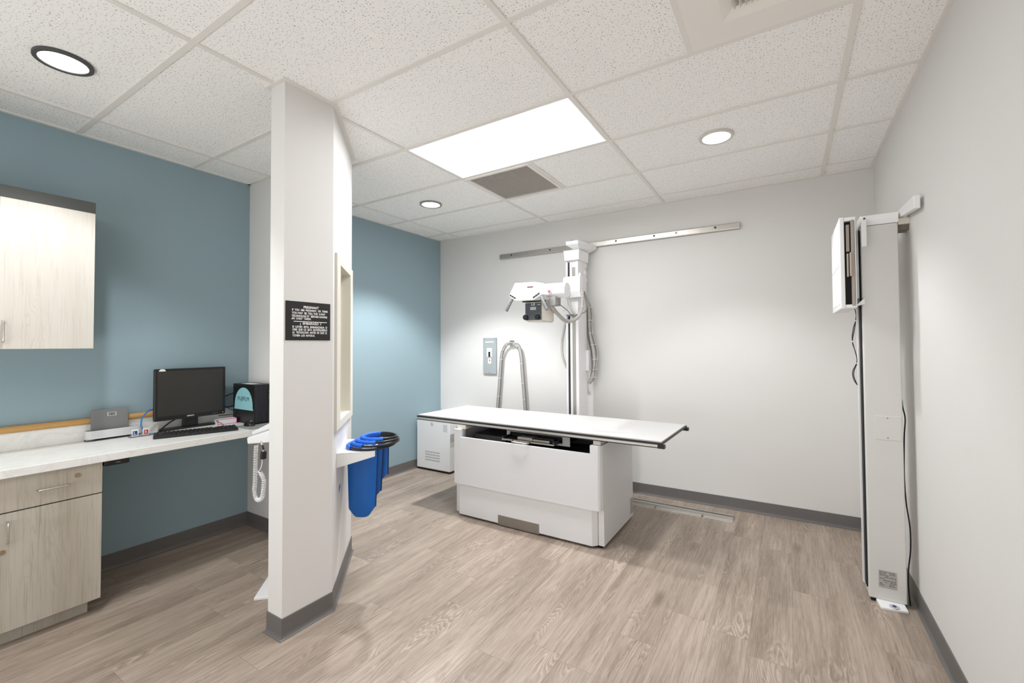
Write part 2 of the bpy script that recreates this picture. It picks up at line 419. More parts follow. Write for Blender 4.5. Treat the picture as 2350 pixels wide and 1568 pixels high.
pane = dbox(MB(), WS0+.012, WS1-.012, .055, .065, WZ0+.012, WZ1-.012).build('window_pane', g, win)
stop = MB()
for s0, s1, z0, z1 in ((WS0+.012, WS0+.022, WZ0+.012, WZ1-.012), (WS1-.022, WS1-.012, WZ0+.012, WZ1-.012), (WS0+.022, WS1-.022, WZ0+.012, WZ0+.022), (WS0+.022, WS1-.022, WZ1-.022, WZ1-.012)):
    dbox(stop, s0, s1, .043, .055, z0, z1)
stop.build('glazing_bead', M_FRAME, win)
# ------------------------------------------------------------------ ceiling fixtures
cx, cy = (LUM[0]+LUM[1])/2, (LUM[2]+LUM[3])/2
t = thing('ceiling_troffer', 'wide white rectangular light panel glowing in the ceiling above the exam table', 'ceiling light', (cx, cy, H))
x0, x1, y0, y1 = LUM[0]+tw, LUM[1]-tw, LUM[2]+tw, LUM[3]-tw
M_REFL = mat('white_reflector', (215, 215, 214), .6)
mb = MB()     # curved reflector pan
N_ = 10; prof = []
for k in range(N_+1):
    u = k/N_; prof.append((y0+.004+(y1-y0-.008)*u, H+.012+.07*math.sin(math.pi*u)**.8))
for (ya, za), (yb, zb) in zip(prof[:-1], prof[1:]):
    mb.quad([(x0, ya, za), (x1, ya, za), (x1, yb, zb), (x0, yb, zb)]); 
mb.box(x0, x0+.004, y0, y1, H+.008, H+.1); mb.box(x1-.004, x1, y0, y1, H+.008, H+.1); mb.box(x0, x1, y0, y1, H+.095, H+.1)
mb.build('reflector_pan', M_REFL, t, smooth=True)
M_LENS = mat('troffer_lens', (255, 255, 255), .5, emit=33., ec=(249, 251, 255))
mb = MB(); yc = (y0+y1)/2
n = 10; P_ = []
for k in range(n+1):
    a = math.pi*k/n; P_.append((yc-.13*math.cos(a), H+.052-.03*math.sin(a)))
mb.prism(P_, x0+.005, x1-.005, lambda a, b, c: (c, a, b))
mb.build('lens', M_LENS, t, smooth=True)
mb = MB(); f = .008
mb.box(x0, x1, y0, y0+f, H+.001, H+.012); mb.box(x0, x1, y1-f, y1, H+.001, H+.012); mb.box(x0, x0+f, y0+f, y1-f, H+.001, H+.012); mb.box(x1-f, x1, y0+f, y1-f, H+.001, H+.012)
mb.build('frame', M_WHITE, t)

def downlight(loc, label, ringmat, power):
    t = thing('recessed_downlight', label, 'ceiling light', (loc[0], loc[1], H), 'round recessed ceiling lights')
    MB().ring((loc[0], loc[1], 0), .101, .083, H-.006, ZT).build('trim_ring', ringmat, t, bevel=.002)
    m_ = MB(); m_.cyl((loc[0], loc[1], H-.0005), (loc[0], loc[1], ZT), .083, 48)
    m_.build('lens', mat('downlight_lens', (255, 255, 255), .5, emit=4., ec=(255, 253, 250)), t)
    l = bpy.data.lights.new('downlight_lamp', 'SPOT'); l.energy = power; l.spot_size = math.radians(106); l.spot_blend = .45; l.shadow_soft_size = .045
    l.color = (.965, .98, 1)
    lo = bpy.data.objects.new('downlight_lamp', l); COL.objects.link(lo); lo.parent = t; lo.location = (0, 0, -.012)
    return t
M_RING1 = mat('shaded_trim_ring', (74, 74, 73), .5); M_RING2 = mat('lit_trim_ring', (206, 202, 196), .5); M_RING3 = mat('half_shaded_trim_ring', (150, 147, 142), .5)  # one ring model; backlight and shade are put into three tones
downlight((-2.832, .60), 'large round downlight with shaded rim above the wall cabinet', M_RING1, 62*K)
downlight((-.364, 2.99), 'round downlight with lit rim in the ceiling right of the light panel', M_RING2, 62*K)
downlight((-2.822, 3.005), 'small round downlight between the column and the air grille', M_RING3, 175*K)

x0, x1, y0, y1 = GRI[0]+tw, GRI[1]-tw, GRI[2]+tw, GRI[3]-tw
t = thing('return_air_grille', 'square grey slatted air grille in the ceiling beside the light panel', 'air vent', ((x0+x1)/2, (y0+y1)/2, H))
f = .028
mb = MB(); mb.box(x0, x1, y0, y0+f, H-.004, ZT); mb.box(x0, x1, y1-f, y1, H-.004, ZT); mb.box(x0, x0+f, y0+f, y1-f, H-.004, ZT); mb.box(x1-f, x1, y0+f, y1-f, H-.004, ZT)
mb.build('frame', M_GRID, t, bevel=.0015)
MB().box(x0+f, x1-f, y0+f, y1-f, H+.03, H+.034).build('plenum_backing', mat('dark_plenum', (50, 47, 44), .9), t)
mb = MB(); ns = 27
for k in range(ns):
    y = y0+f+(y1-y0-2*f)*(k+.5)/ns
    mb.obox(((x0+x1)/2, y, H+.008), ((x1-x0)/2-f, 0, 0), (0, .0006, -.0036), (0, .0013, .0002))
mb.build('louvers', mat('grille_slat', (188, 181, 173), .5), t)
each('cross_bar', mat('grille_slat', (196, 190, 182), .5), t, [lambda b, u=u: b.box(x0+f+(x1-x0-2*f)*u-.0015, x0+f+(x1-x0-2*f)*u+.0015, y0+f, y1-f, H+.006, H+.012) for u in (.33, .66)])

x0, x1, y0, y1 = DIF[0]+tw, DIF[1]-tw, DIF[2]+tw, DIF[3]-tw
t = thing('supply_air_diffuser', 'white ceiling air diffuser with angled vanes at the top of the picture', 'air vent', ((x0+x1)/2, (y0+y1)/2, H))
rx0, rx1, ry0, ry1 = x0+.135, x1-.135, y0+.125, y1-.125
M_DIF = mat('diffuser_enamel', (232, 228, 221), .5)
mb = MB()
mb.box(x0, x1, y0, ry0, H+.001, H+.006); mb.box(x0, x1, ry1, y1, H+.001, H+.006); mb.box(x0, rx0, ry0, ry1, H+.001, H+.006); mb.box(rx1, x1, ry0, ry1, H+.001, H+.006)
mb.build('face_panel', M_DIF, t)
mb = MB(); d_ = .045
o_ = [(rx0, ry0), (rx1, ry0), (rx1, ry1), (rx0, ry1)]; i_ = [(rx0+d_, ry0+d_), (rx1-d_, ry0+d_), (rx1-d_, ry1-d_), (rx0+d_, ry1-d_)]
for k in range(4):
    a, b2 = o_[k], o_[(k+1) % 4]; c, d2 = i_[k], i_[(k+1) % 4]
    mb.quad([(*a, H+.001), (*b2, H+.001), (*d2, H+.02), (*c, H+.02)])
    mb.quad([(*c, H+.02), (*d2, H+.02), (*d2, H+.09), (*c, H+.09)])
mb.build('register_neck', M_DIF, t)
MB().box(rx0, rx1, ry0, ry1, H+.088, H+.092).build('duct_backing', mat('dark_plenum', (50, 47, 44), .9), t)
mb = MB(); nv = 11
for k in range(nv):
    x = rx0+d_+(rx1-rx0-2*d_)*(k+.6)/nv
    mb.obox((x, (ry0+ry1)/2, H+.022), (.009, 0, .016), (0, (ry1-ry0)/2-d_, 0), (.0006, 0, -.0004))
mb.build('vanes', mat('vane_white', (226, 221, 212), .5), t)
MB().box(rx0+d_, rx1-d_, (ry0+ry1)/2-.004, (ry0+ry1)/2+.004, H+.03, H+.05).build('vane_rod', M_DIF, t)
# ------------------------------------------------------------------ sign
t = thing('warning_sign', 'black wall sign with white bilingual pregnancy warning on the partition end', 'sign', (-2.11, 1.345, 1.445))
MB().box(-2.11, -2.1065, 1.223, 1.467, 1.445, 1.641).build('plate', mat('sign_black', (24, 23, 22), .5), t, bevel=.0006)
M_SW = mat('sign_white', (238, 238, 235), .6)
mb = None; SW, SH = .244, .196
rows = [("PREGNANT", 770, 1285, .166, .0115), ("IF  YOU  ARE  PREGNANT,  OR  THINK", 405, 1605, .243, .0098), ("YOU MAY  BE, TELL THE  X-RAY", 395, 1515, .322, .0098),
        ("TECHNOLOG ST  BEFORE HAVING", 390, 1578, .398, .0098), ("AN  X-RAY  TAKEN.", 388, 1022, .466, .0098), ("\u00bf  EMBARAZO  ?", 655, 1365, .592, .0105),
        ("SI  USTED  ESTA  EMBARAZADA  O", 415, 1578, .679, .0098), ("CREE  QUE  LO  ESTA  NOTIFIQUESELO", 415, 1582, .75, .0098),
        ("AL  TECNOLOGO  ANTES  DE  QUE  LE", 415, 1570, .823, .0098), ("TOMEN  LOS  RAYOS-X.", 420, 1150, .902, .0098)]
for s_, a, b_, bl, cap in rows:
    text(s_, t, M_SW, (-2.1065, 1.223, 1.641), (0, 1, 0), (0, 0, 1), (a-213)/1480*SW, (b_-213)/1480*SW, -bl*SH, cap, bold=.033).build('lettering', M_SW, t)
MB().box(-2.1065, -2.106, 1.223+SW*(460-213)/1480, 1.223+SW*(1565-213)/1480, 1.641-.525*SH, 1.641-.508*SH).build('divider_line', M_SW, t)
# ------------------------------------------------------------------ alcove cabinets and counter
CY = .845
t = thing('base_cabinet', 'pale greige laminate base cabinet with drawer and doors under the counter', 'cabinet', (-3.45, 0, 0))
CY0 = -.9
M_SIDE = mat('cabinet_grey_side', (92, 90, 86), .5)
mb = MB(); mb.box(XL+.002, -3.19, CY0, CY-.004, .08, .80); mb.build('body', M_SIDE, t)
MB().box(XL+.02, -3.235, CY0, CY-.035, 0, .08).build('toe_kick', M_LAMD, t)
splits = [(.037, CY), (-.43, .033), (-.9, -.434)]
for i, (a, b_) in enumerate(splits):
    dr = MB().box(-3.19, -3.17, a, b_, .638, .797).build('drawer', M_LAMD2, t, bevel=.001)
    c = (a+b_)/2 + (.22 if i == 0 else 0)
    y_0, y_1, z_ = c-.056, c+.056, .715
    MB().tube(crom([(-3.17, y_0, z_), (-3.148, y_0+.004, z_), (-3.142, y_0+.014, z_), (-3.142, y_1-.014, z_), (-3.148, y_1-.004, z_), (-3.17, y_1, z_)], 5), .0042, 10).build('handle', M_CHROME, dr, smooth=True)
    if i == 0:
        m_ = MB(); m_.cyl((-3.17, .749, .752), (-3.1665, .749, .752), .011, 24); m_.cyl((-3.1665, .749, .752), (-3.164, .749, .752), .007, 20)
        m_.build('lock', mat('brass_lock', (176, 160, 132), .35, 1.), dr, smooth=True)
M_GAP = M_BLACKM
for (a, b_, hy) in [(.487, CY, .512), (.037, .484, .458), (-.43, .033, .0)]:
    d_ = MB().box(-3.19, -3.17, a, b_, .078, .632).build('door', M_LAMD, t, bevel=.001)
    MB().tube(crom([(-3.17, hy, .492), (-3.148, hy, .496), (-3.142, hy, .506), (-3.142, hy, .580), (-3.148, hy, .590), (-3.17, hy, .594)], 5), .0042, 10).build('handle', M_CHROME, d_, smooth=True)
    if a > .4:
        m_ = MB(); m_.cyl((-3.17, .497, .455), (-3.166, .497, .455), .011, 24); m_.build('lock', mat('brass_lock', (176, 160, 132), .35, 1.), d_, smooth=True)

tag(MB().box(XL+.001, -3.15, CY0, 1.858, .8005, .843).build('countertop', M_MARBLE, bevel=.003), 'long white marbled laminate countertop along the teal wall', 'countertop')
tag(MB().box(XL+.001, XL+.02, CY0, 1.858, .8432, .943).build('backsplash', M_MARBLE, bevel=.002), 'low white marbled backsplash standing on the rear edge of the countertop', 'backsplash')

t = tag(MB().tube([(XL+.022, -.9, .962), (XL+.022, 1.42, .962)], .019, 16).build('wooden_rail', mat('tan_wood_dowel', (196, 152, 92), .5, noise=.1, nscale=30), smooth=True),
        'tan wooden rail running along the top of the white backsplash', 'rail')

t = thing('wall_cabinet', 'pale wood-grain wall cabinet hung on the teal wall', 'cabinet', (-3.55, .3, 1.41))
MB().box(XL+.002, -3.412, -.9, .863, 1.466, 2.252).build('body', mat('dark_grey_body', (84, 86, 84), .5), t)  # dark grey box, rising above the doors and ending short of their bottoms
MB().box(XL+.01, -3.43, -.89, .845, 1.45, 1.4655).build('bottom_panel', mat('cabinet_underside', (214, 210, 200), .5), t)
for a, b_, hy in ((.503, .857, .519), (.146, .50, .484), (-.21, .143, -.19), (-.9, -.214, -.25)):
    d_ = MB().box(-3.41, -3.39, a, b_, 1.41, 2.183).build('door', M_LAML, t, bevel=.001)
    MB().tube(crom([(-3.39, hy, 1.445), (-3.368, hy, 1.449), (-3.362, hy, 1.459), (-3.362, hy, 1.54), (-3.368, hy, 1.55), (-3.39, hy, 1.554)], 5), .0042, 10).build('handle', M_CHROME, d_, smooth=True)
# ------------------------------------------------------------------ things on the counter
DZ = .843
t = thing('detector_dock', 'silver tray holding a grey flat detector panel upright on the counter', 'dock', (-3.67, 1.02, DZ))
def roundbox(y0, y1, x0, x1, z0, z1, r=.03):
    P = []
    for (cx_, cy_, a0) in ((x1-r, y1-r, 0), (x0+r, y1-r, 90), (x0+r, y0+r, 180), (x1-r, y0+r, 270)):
        for k in range(6):
            a = math.radians(a0+18*k); P.append((cx_+r*math.cos(a), cy_+r*math.sin(a)))
    return P
P_ = roundbox(.893, 1.165, -3.700, -3.632, 0, 0, .03)
mb = MB(); mb.prism(P_, DZ, DZ+.012); mb.build('tray_base', M_DARK, t)
mb = MB(); Q_ = roundbox(.901, 1.157, -3.692, -3.640, 0, 0, .024)
n = len(P_)
A = [mb.bm.verts.new((p[0], p[1], DZ+.006)) for p in P_]; B = [mb.bm.verts.new((p[0], p[1], DZ+.062)) for p in P_]
C_ = [mb.bm.verts.new((p[0], p[1], DZ+.062)) for p in Q_]; D_ = [mb.bm.verts.new((p[0], p[1], DZ+.02)) for p in Q_]
for k in range(n):
    j = (k+1) % n
    for u, v in ((A, B), (B, C_), (C_, D_)): mb.bm.faces.new([u[k], u[j], v[j], v[k]])
mb.bm.faces.new(D_)
mb.build('tray_wall', mat('silver_plastic', (214, 214, 216), .3), t, smooth=True)
t = thing('flat_detector', 'thin grey detector panel standing in the silver tray', 'detector', (-3.665, 1.01, DZ+.02))
MB().obox((-3.668, 1.009, DZ+.105), (0, .088, 0), (-.0015, 0, .082), (.006, 0, 0)).build('panel', mat('detector_grey', (122, 122, 124), .45), t, bevel=.002)
mb = MB()
for (a, b_, c, d_) in ((.995, .999, .142, .165), (1.034, 1.038, .142, .165), (.999, 1.034, .142, .1445), (.999, 1.034, .1625, .165)): mb.box(-3.6628, -3.6620, a, b_, DZ+c, DZ+d_)
mb.build('printed_frame', mat('pale_grey_print', (196, 200, 196), .5), t)
each('contact_dot', M_BLACK, t, [lambda b, z=z: b.box(-3.6628, -3.6618, 1.014, 1.018, DZ+z, DZ+z+.004) for z in (.148, .157)])

t = thing('marker_holder', 'small clear acrylic holder beside the detector tray', 'holder', (-3.58, 1.13, DZ))
acr = bpy.data.materials.new('clear_acrylic'); acr.use_nodes = True; b = acr.node_tree.nodes['Principled BSDF']
b.inputs['Transmission Weight'].default_value = .9; b.inputs['Roughness'].default_value = .05; b.inputs['Base Color'].default_value = (.93, .96, .97, 1); b.inputs['IOR'].default_value = 1.3
mb = MB(); mb.box(-3.60, -3.555, 1.075, 1.20, DZ, DZ+.004); mb.box(-3.558, -3.555, 1.075, 1.20, DZ+.004, DZ+.018); mb.build('tray', acr, t)
def marker(y, s_, m_, label, rz):
    q = thing('lead_marker', label, 'marker', (-3.575, y, DZ+.004), 'letter markers in the acrylic holder')
    u = Vector((math.sin(rz), math.cos(rz), 0)); nrm = Vector((math.cos(rz), -math.sin(rz), 0)); c = Vector((-3.575, y, DZ+.004))
    MB().obox(c+Vector((0, 0, .022)), u*.0165, nrm*.0015, (0, 0, .022)).build('tile', M_WHITE, q)
    MB().obox(c+Vector((0, 0, .02))+nrm*.0018, u*.011, nrm*.0004, (0, 0, .014)).build('coloured_field', m_, q)
    text(s_, q, M_WHITE, c+nrm*.0024, u, (0, 0, 1), -.006, .006, .011, .018, bold=.01).build('letter', M_WHITE, q)
marker(1.105, 'L', mat('marker_blue', (30, 62, 130), .5), 'small white tile marker with blue L', 0.1)
marker(1.160, 'R', mat('marker_red', (200, 44, 40), .5), 'small white tile marker with red R', -.1)

# monitor
t = thing('monitor', 'black flat-screen monitor on the counter in front of the teal wall', 'monitor', (-3.66, 1.43, DZ))
MX = -3.61
mb = MB(); mb.box(MX-.026, MX, 1.213, 1.643, .917, 1.268); mb.build('housing', M_BLACK, t, bevel=.008, seg=3)
MB().box(MX-.001, MX+.0008, 1.230, 1.622, .947, 1.252).build('screen', mat('dark_screen', (48, 46, 44), .35), t)
mb = MB(); mb.box(MX-.06, MX-.03, 1.39, 1.48, DZ+.012, 1.0); mb.build('stand_neck', M_BLACK, t, bevel=.004)
mb = MB(); mb.prism([(-3.70, 1.27), (-3.635, 1.245), (-3.622, 1.26), (-3.622, 1.59), (-3.635, 1.605), (-3.70, 1.58)], DZ, DZ+.013); mb.build('stand_base', M_BLACK, t, bevel=.003)
text('BARCO', t, M_SW, (MX+.0006, 1.40, .930), (0, 1, 0), (0, 0, 1), 0, .042, 0, .0085, bold=.03).build('brand_lettering', M_SW, t)
text('FUJIFILM', t, M_SW, (MX+.0006, 1.575, .930), (0, 1, 0), (0, 0, 1), -.02, .02, 0, .004).build('small_lettering', mat('dim_white', (150, 150, 148), .6), t)
m_ = MB(); m_.cyl((MX-.001, 1.625, .932), (MX+.001, 1.625, .932), .0022, 12); m_.build('power_light', mat('power_led', (255, 90, 40), .5, emit=2.), t)
m_ = MB(); m_.prism([(1.236, 1.252), (1.274, 1.252), (1.271, 1.262), (1.262, 1.267), (1.247, 1.267), (1.238, 1.260)], MX, MX+.0012, lambda a, b, c: (c, a, b)); lab(m_.build('sticker', M_TIE, t), 'white sticker')

# computer tower
t = thing('computer_tower', 'black boxy computer tower with pale teal arch panel at the counter end', 'computer', (-3.49, 1.76, DZ))
mb = MB(); mb.box(-3.648, -3.337, 1.712, 1.845, DZ+.008, 1.135); mb.build('case', M_BLACK, t, bevel=.004)
mb = MB()
for k in range(9): mb.box(-3.337, -3.333, 1.718+.0088*k, 1.718+.0088*k+.005, DZ+.02, 1.128)
mb.build('side_ribs', mat('tower_rib', (48, 48, 56), .45), t)
mb = MB(); mb.box(-3.337, -3.3325, 1.80, 1.842, DZ+.02, 1.128); mb.build('port_panel', M_BLACK, t, bevel=.001)
each('port', M_GREY, t, [lambda b, z=z: b.box(-3.3325, -3.331, 1.812, 1.819, z, z+.008) for z in (1.08, 1.05, 1.03)])
mb = MB(); P_ = []
for k in range(17):
    a = math.pi*k/16; P_.append((-3.492+.128*math.cos(a)*(1 if math.sin(a) < .3 else 1), .960+.150*math.sin(a)**.9))
mb.prism([(x, z) for x, z in [(-3.628, .945)]+P_[::-1]+[(-3.356, .945)]], 1.7105, 1.7122, lambda a, b, c: (a, c, b))
mb.build('arch_panel', mat('pale_teal_panel', (146, 200, 205), .4), t)
text('FUJIFILM', t, M_INK, (-3.492, 1.7105, 1.012), (1, 0, 0), (0, 0, 1), -.078, .078, 0, .030, bold=.0).build('brand_lettering', mat('near_black_ink', (26, 34, 40), .5), t)
MB().box(-3.56, -3.42, 1.73, 1.79, 1.1352, 1.1365).build('paper_label', mat('paper', (224, 221, 214), .7), t)
each('foot', M_BLACK, t, [lambda b, x=x, y=y: b.box(x-.01, x+.01, y-.01, y+.01, DZ, DZ+.0078) for x in (-3.63, -3.36) for y in (1.73, 1.82)])

# glove-style carton with magenta edge
t = thing('small_carton', 'white box with magenta edges between the monitor and the computer tower', 'box', (-3.62, 1.66, DZ))
c = Vector((-3.585, 1.655, DZ+.0235)); u = Vector((.62, .78, 0)).normalized(); v = Vector((-u.y, u.x, 0))
c = Vector((-3.60, 1.640, DZ+.0195)); u = Vector((.12, 1, 0)).normalized(); v = Vector((u.y, -u.x, 0))
MB().obox(c, u*.062, v*.035, (0, 0, .0190)).build('body', mat('carton_white', (232, 228, 228), .5), t, bevel=.001)
mb = MB(); MG = mat('magenta_print', (226, 60, 160), .5)
e = .0022
for sz in (-1, 1): mb.obox(c+v*.0352+Vector((0, 0, sz*.0175)), u*.062, v*.0006, (0, 0, .0016))
for su in (-1, 1): mb.obox(c+v*.0352+u*su*.0605, u*.0016, v*.0006, (0, 0, .0190))
for su in (-1, 1): mb.obox(c+Vector((0, 0, .0193))+u*su*.0605, u*.0016, v*.035, (0, 0, .0006))
mb.build('magenta_border', MG, t)

# keyboard
t = thing('keyboard', 'black computer keyboard lying on the counter in front of the monitor', 'keyboard', (-3.36, 1.37, DZ))
kc = Vector((-3.365, 1.362, DZ+.010)); u = Vector((.33, .944, 0)).normalized(); v = Vector((-u.y, u.x, 0))
MB().obox(kc, u*.222, v*.072, (0, 0, .008)).build('body', M_BLACK, t, bevel=.003)
mb = MB()
for r in range(6):
    for k in range(20):
        if k in (14,): continue
        p = kc+u*(-.208+.0219*k)+v*(.056-.0225*r)+Vector((0, 0, .010))
        mb.obox(p, u*.0088, v*.0085, (0, 0, .003))
o = mb.build('keys', mat('key_black', (30, 30, 31), .35), t, bevel=.001)
tag(MB().tube(crom([(-3.43, 1.44, DZ+.012), (-3.46, 1.50, DZ+.006), (-3.50, 1.58, DZ+.006), (-3.57, 1.57, DZ+.03), (-3.66, 1.60, DZ+.03)]), .002, 8).build('keyboard_cable', M_BLACK, smooth=True), 'thin black cable leading from the keyboard back under the monitor', 'cable')

tag(MB().box(-3.395, -3.16, 1.60, 1.852, DZ, DZ+.003).build('mouse_pad', mat('grey_mouse_pad', (150, 150, 152), .7), bevel=.001), 'grey mouse pad on the counter below the computer tower', 'mouse pad')
t = thing('computer_mouse', 'black computer mouse on the grey pad', 'mouse', (-3.335, 1.675, DZ+.003))
mb = MB()
bmesh.ops.create_uvsphere(mb.bm, u_segments=24, v_segments=12, radius=1)
for v_ in list(mb.bm.verts):
    if v_.co.z < 0: v_.co.z = 0
    x, y, z = v_.co; v_.co = Vector((-3.335+x*.052-y*.0, 1.675+y*.031, DZ+.003+z*.034*(1-.25*x)))
mb.build('shell', M_BLACK, t, smooth=True)
mb = MB(); mb.cyl((-3.310, 1.671, DZ+.036), (-3.310, 1.679, DZ+.036), .006, 14); mb.build('scroll_wheel', M_GREY, t)

# cables on the counter
def cable(name, pts, r, m_, label, cat='cable', group=None, k=6):
    o = MB().tube(crom(pts, k), r, 8).build(name, m_, smooth=True); return tag(o, label, cat, group)
cable('network_cable', [(-3.66, 1.27, 1.0), (-3.645, 1.205, .998), (-3.63, 1.172, .975), (-3.615, 1.150, .945), (-3.60, 1.145, .90), (-3.585, 1.165, .855), (-3.60, 1.21, .8475)], .0042, mat('blue_cable', (40, 120, 190), .4), 'blue network cable curving behind the left edge of the monitor')
cable('power_cable', [(-3.56, 1.215, .848), (-3.60, 1.235, .85), (-3.64, 1.27, .866), (-3.67, 1.33, .90), (-3.68, 1.40, .93)], .0045, M_BLACK, 'black power cable rising from the counter to the back of the monitor')
cable('video_cable', [(-3.66, 1.62, 1.03), (-3.68, 1.69, 1.045), (-3.66, 1.75, 1.07)], .004, M_BLACK, 'upper black cable between the monitor and the computer tower')
cable('signal_cable', [(-3.66, 1.62, .98), (-3.68, 1.68, .955), (-3.66, 1.76, .97)], .004, M_BLACK, 'lower black cable between the monitor and the computer tower')
cable('usb_cable', [(-3.66, 1.62, .90), (-3.62, 1.70, .905), (-3.60, 1.71, .93), (-3.655, 1.76, .99)], .003, M_BLACK, 'thin black cable sagging behind the small carton')
cable('patch_cable', [(-3.69, 1.64, 1.0), (-3.69, 1.72, .93), (-3.67, 1.78, .92)], .003, mat('blue_cable', (40, 120, 190), .4), 'short blue cable behind the computer tower')

t = thing('undercounter_unit', 'small black unit mounted beneath the counter beside the base cabinet', 'device', (-3.12, .87, .765))
mb = MB(); mb.box(-3.30, -3.17, .852, .958, .770, .80); mb.build('housing', M_BLACK, t, bevel=.006, seg=3)
MB().box(-3.1702, -3.168, .90, .918, .782, .786).build('logo_mark', M_GREY, t)

# x-ray console on a pedestal, mostly hidden by the partition
t = thing('control_console', 'white console on a pedestal stand showing left of the partition end', 'console', (-2.55, 1.45, 0))
mb = MB()
def con(x, y, z): return (x, y, z)
mb.hexa([(-2.670, 1.33, .853), (-2.40, 1.33, .893), (-2.40, 1.50, .893), (-2.655, 1.50, .858), (-2.677, 1.33, .890), (-2.40, 1.33, .965), (-2.40, 1.50, .985), (-2.665, 1.50, .905)])
mb.build('housing', M_WHITE, t, bevel=.007, seg=3)
mb = MB(); mb.hexa([(-2.650, 1.345, .904), (-2.41, 1.345, .972), (-2.41, 1.39, .978), (-2.650, 1.39, .910), (-2.655, 1.345, .922), (-2.41, 1.345, 1.012), (-2.41, 1.39, 1.016), (-2.655, 1.39, .926)])
mb.build('handset', M_WHITE2, t, bevel=.007, seg=3)
MB().box(-2.56, -2.49, 1.46, 1.52, .03, .87).build('pedestal_post', M_WHITE, t, bevel=.004)
mb = MB(); mb.prism([(-2.565, 1.318), (-2.38, 1.49), (-2.55, 1.665), (-2.735, 1.49)], 0, .016); mb.build('base_plate', M_WHITE, t, bevel=.003)
# coiled cord
def coil(path, R_, pitch, r):
    P = crom(path, 24); out = []; L = 0; prev = P[0]; up = Vector((0, 1, 0)); ph = 0
    D = [0]
    for a, b_ in zip(P[:-1], P[1:]): D.append(D[-1]+(b_-a).length)
    tot = D[-1]; nturn = tot/pitch; N = int(nturn*9)
    import bisect
    for i in range(N+1):
        s_ = tot*i/N; j = min(len(P)-2, max(0, bisect.bisect_right(D, s_)-1)); f_ = (s_-D[j])/max(1e-9, D[j+1]-D[j])
        c = P[j].lerp(P[j+1], f_); tt = (P[j+1]-P[j]).normalized()
        a_ = (up-tt*up.dot(tt)).normalized(); b_ = tt.cross(a_); th = 2*math.pi*s_/pitch
        out.append(c+(a_*math.cos(th)+b_*math.sin(th))*R_)
    return out
Yc = 1.33
cp = [at(588, 1022, Yc), at(587, 1045, Yc), at(586, 1080, Yc), at(585, 1110, Yc), at(584, 1130, Yc), at(590, 1147, Yc), at(601, 1143, Yc), at(605, 1120, Yc), at(605, 1100, Yc), at(598, 1086, Yc)]
t = MB().tube(coil(cp, .0095, .0095, .0026), .0026, 6).build('coiled_cord', M_WHITE, t, smooth=True)
MB().tube(crom([at(598, 1086, Yc), at(592, 1083, Yc), at(597, 1078, Yc), at(601, 1066, Yc), at(602, 1052, Yc), at(604, 1035, Yc), at(601, 1018, Yc)]), .0026, 8).build('straight_lead', M_WHITE, t, smooth=True)
m_ = MB(); m_.cyl(at(604, 1053, Yc), at(605, 1037, Yc), .016, 8); m_.build('ferrite_block', M_BLACK, t, bevel=.002)
m_ = MB(); m_.cyl(at(605, 1032, Yc), at(602, 1022, Yc), .005, 12); m_.build('strain_relief', M_BLACK, t, smooth=True)
m_ = MB(); m_.cyl(at(602, 1022, Yc), at(600, 1013, Yc), .006, 12); m_.build('plug', mat('tan_plug', (208, 186, 168), .5), t, smooth=True)

# ------------------------------------------------------------------ white apron bracket, hoses and blue bags
t = thing('bracket_shelf', 'white metal bracket shelf on the partition under the window', 'shelf', DG(.3, 0, .72))
mb = MB(); th = .003
S0, S1, D0 = .118, .50, .208
mb.hexa([DG(S0, 0, .803), DG(S1, 0, .803), DG(S1, -D0, .803), DG(S0, -D0, .803), DG(S0, 0, .808), DG(S1, 0, .808), DG(S1, -D0, .808), DG(S0, -D0, .808)])
mb.hexa([DG(S0, 0, .724), DG(S0, -D0, .777), DG(S0+th, -D0, .777), DG(S0+th, 0, .724), DG(S0, 0, .8029), DG(S0, -D0, .8029), DG(S0+th, -D0, .8029), DG(S0+th, 0, .8029)])
mb.build('tray', M_WHITE, t, bevel=.0015)
tag(MB().hexa([DG(.205, -.0008, .56), DG(.25, -.0008, .575), DG(.25, 0, .575), DG(.205, 0, .56), DG(.21, -.0008, .595), DG(.25, -.0008, .60), DG(.25, 0, .60), DG(.21, 0, .595)]).build('blue_tape', M_BLUE), 'small scrap of blue tape stuck on the partition under the white bracket', 'tape')

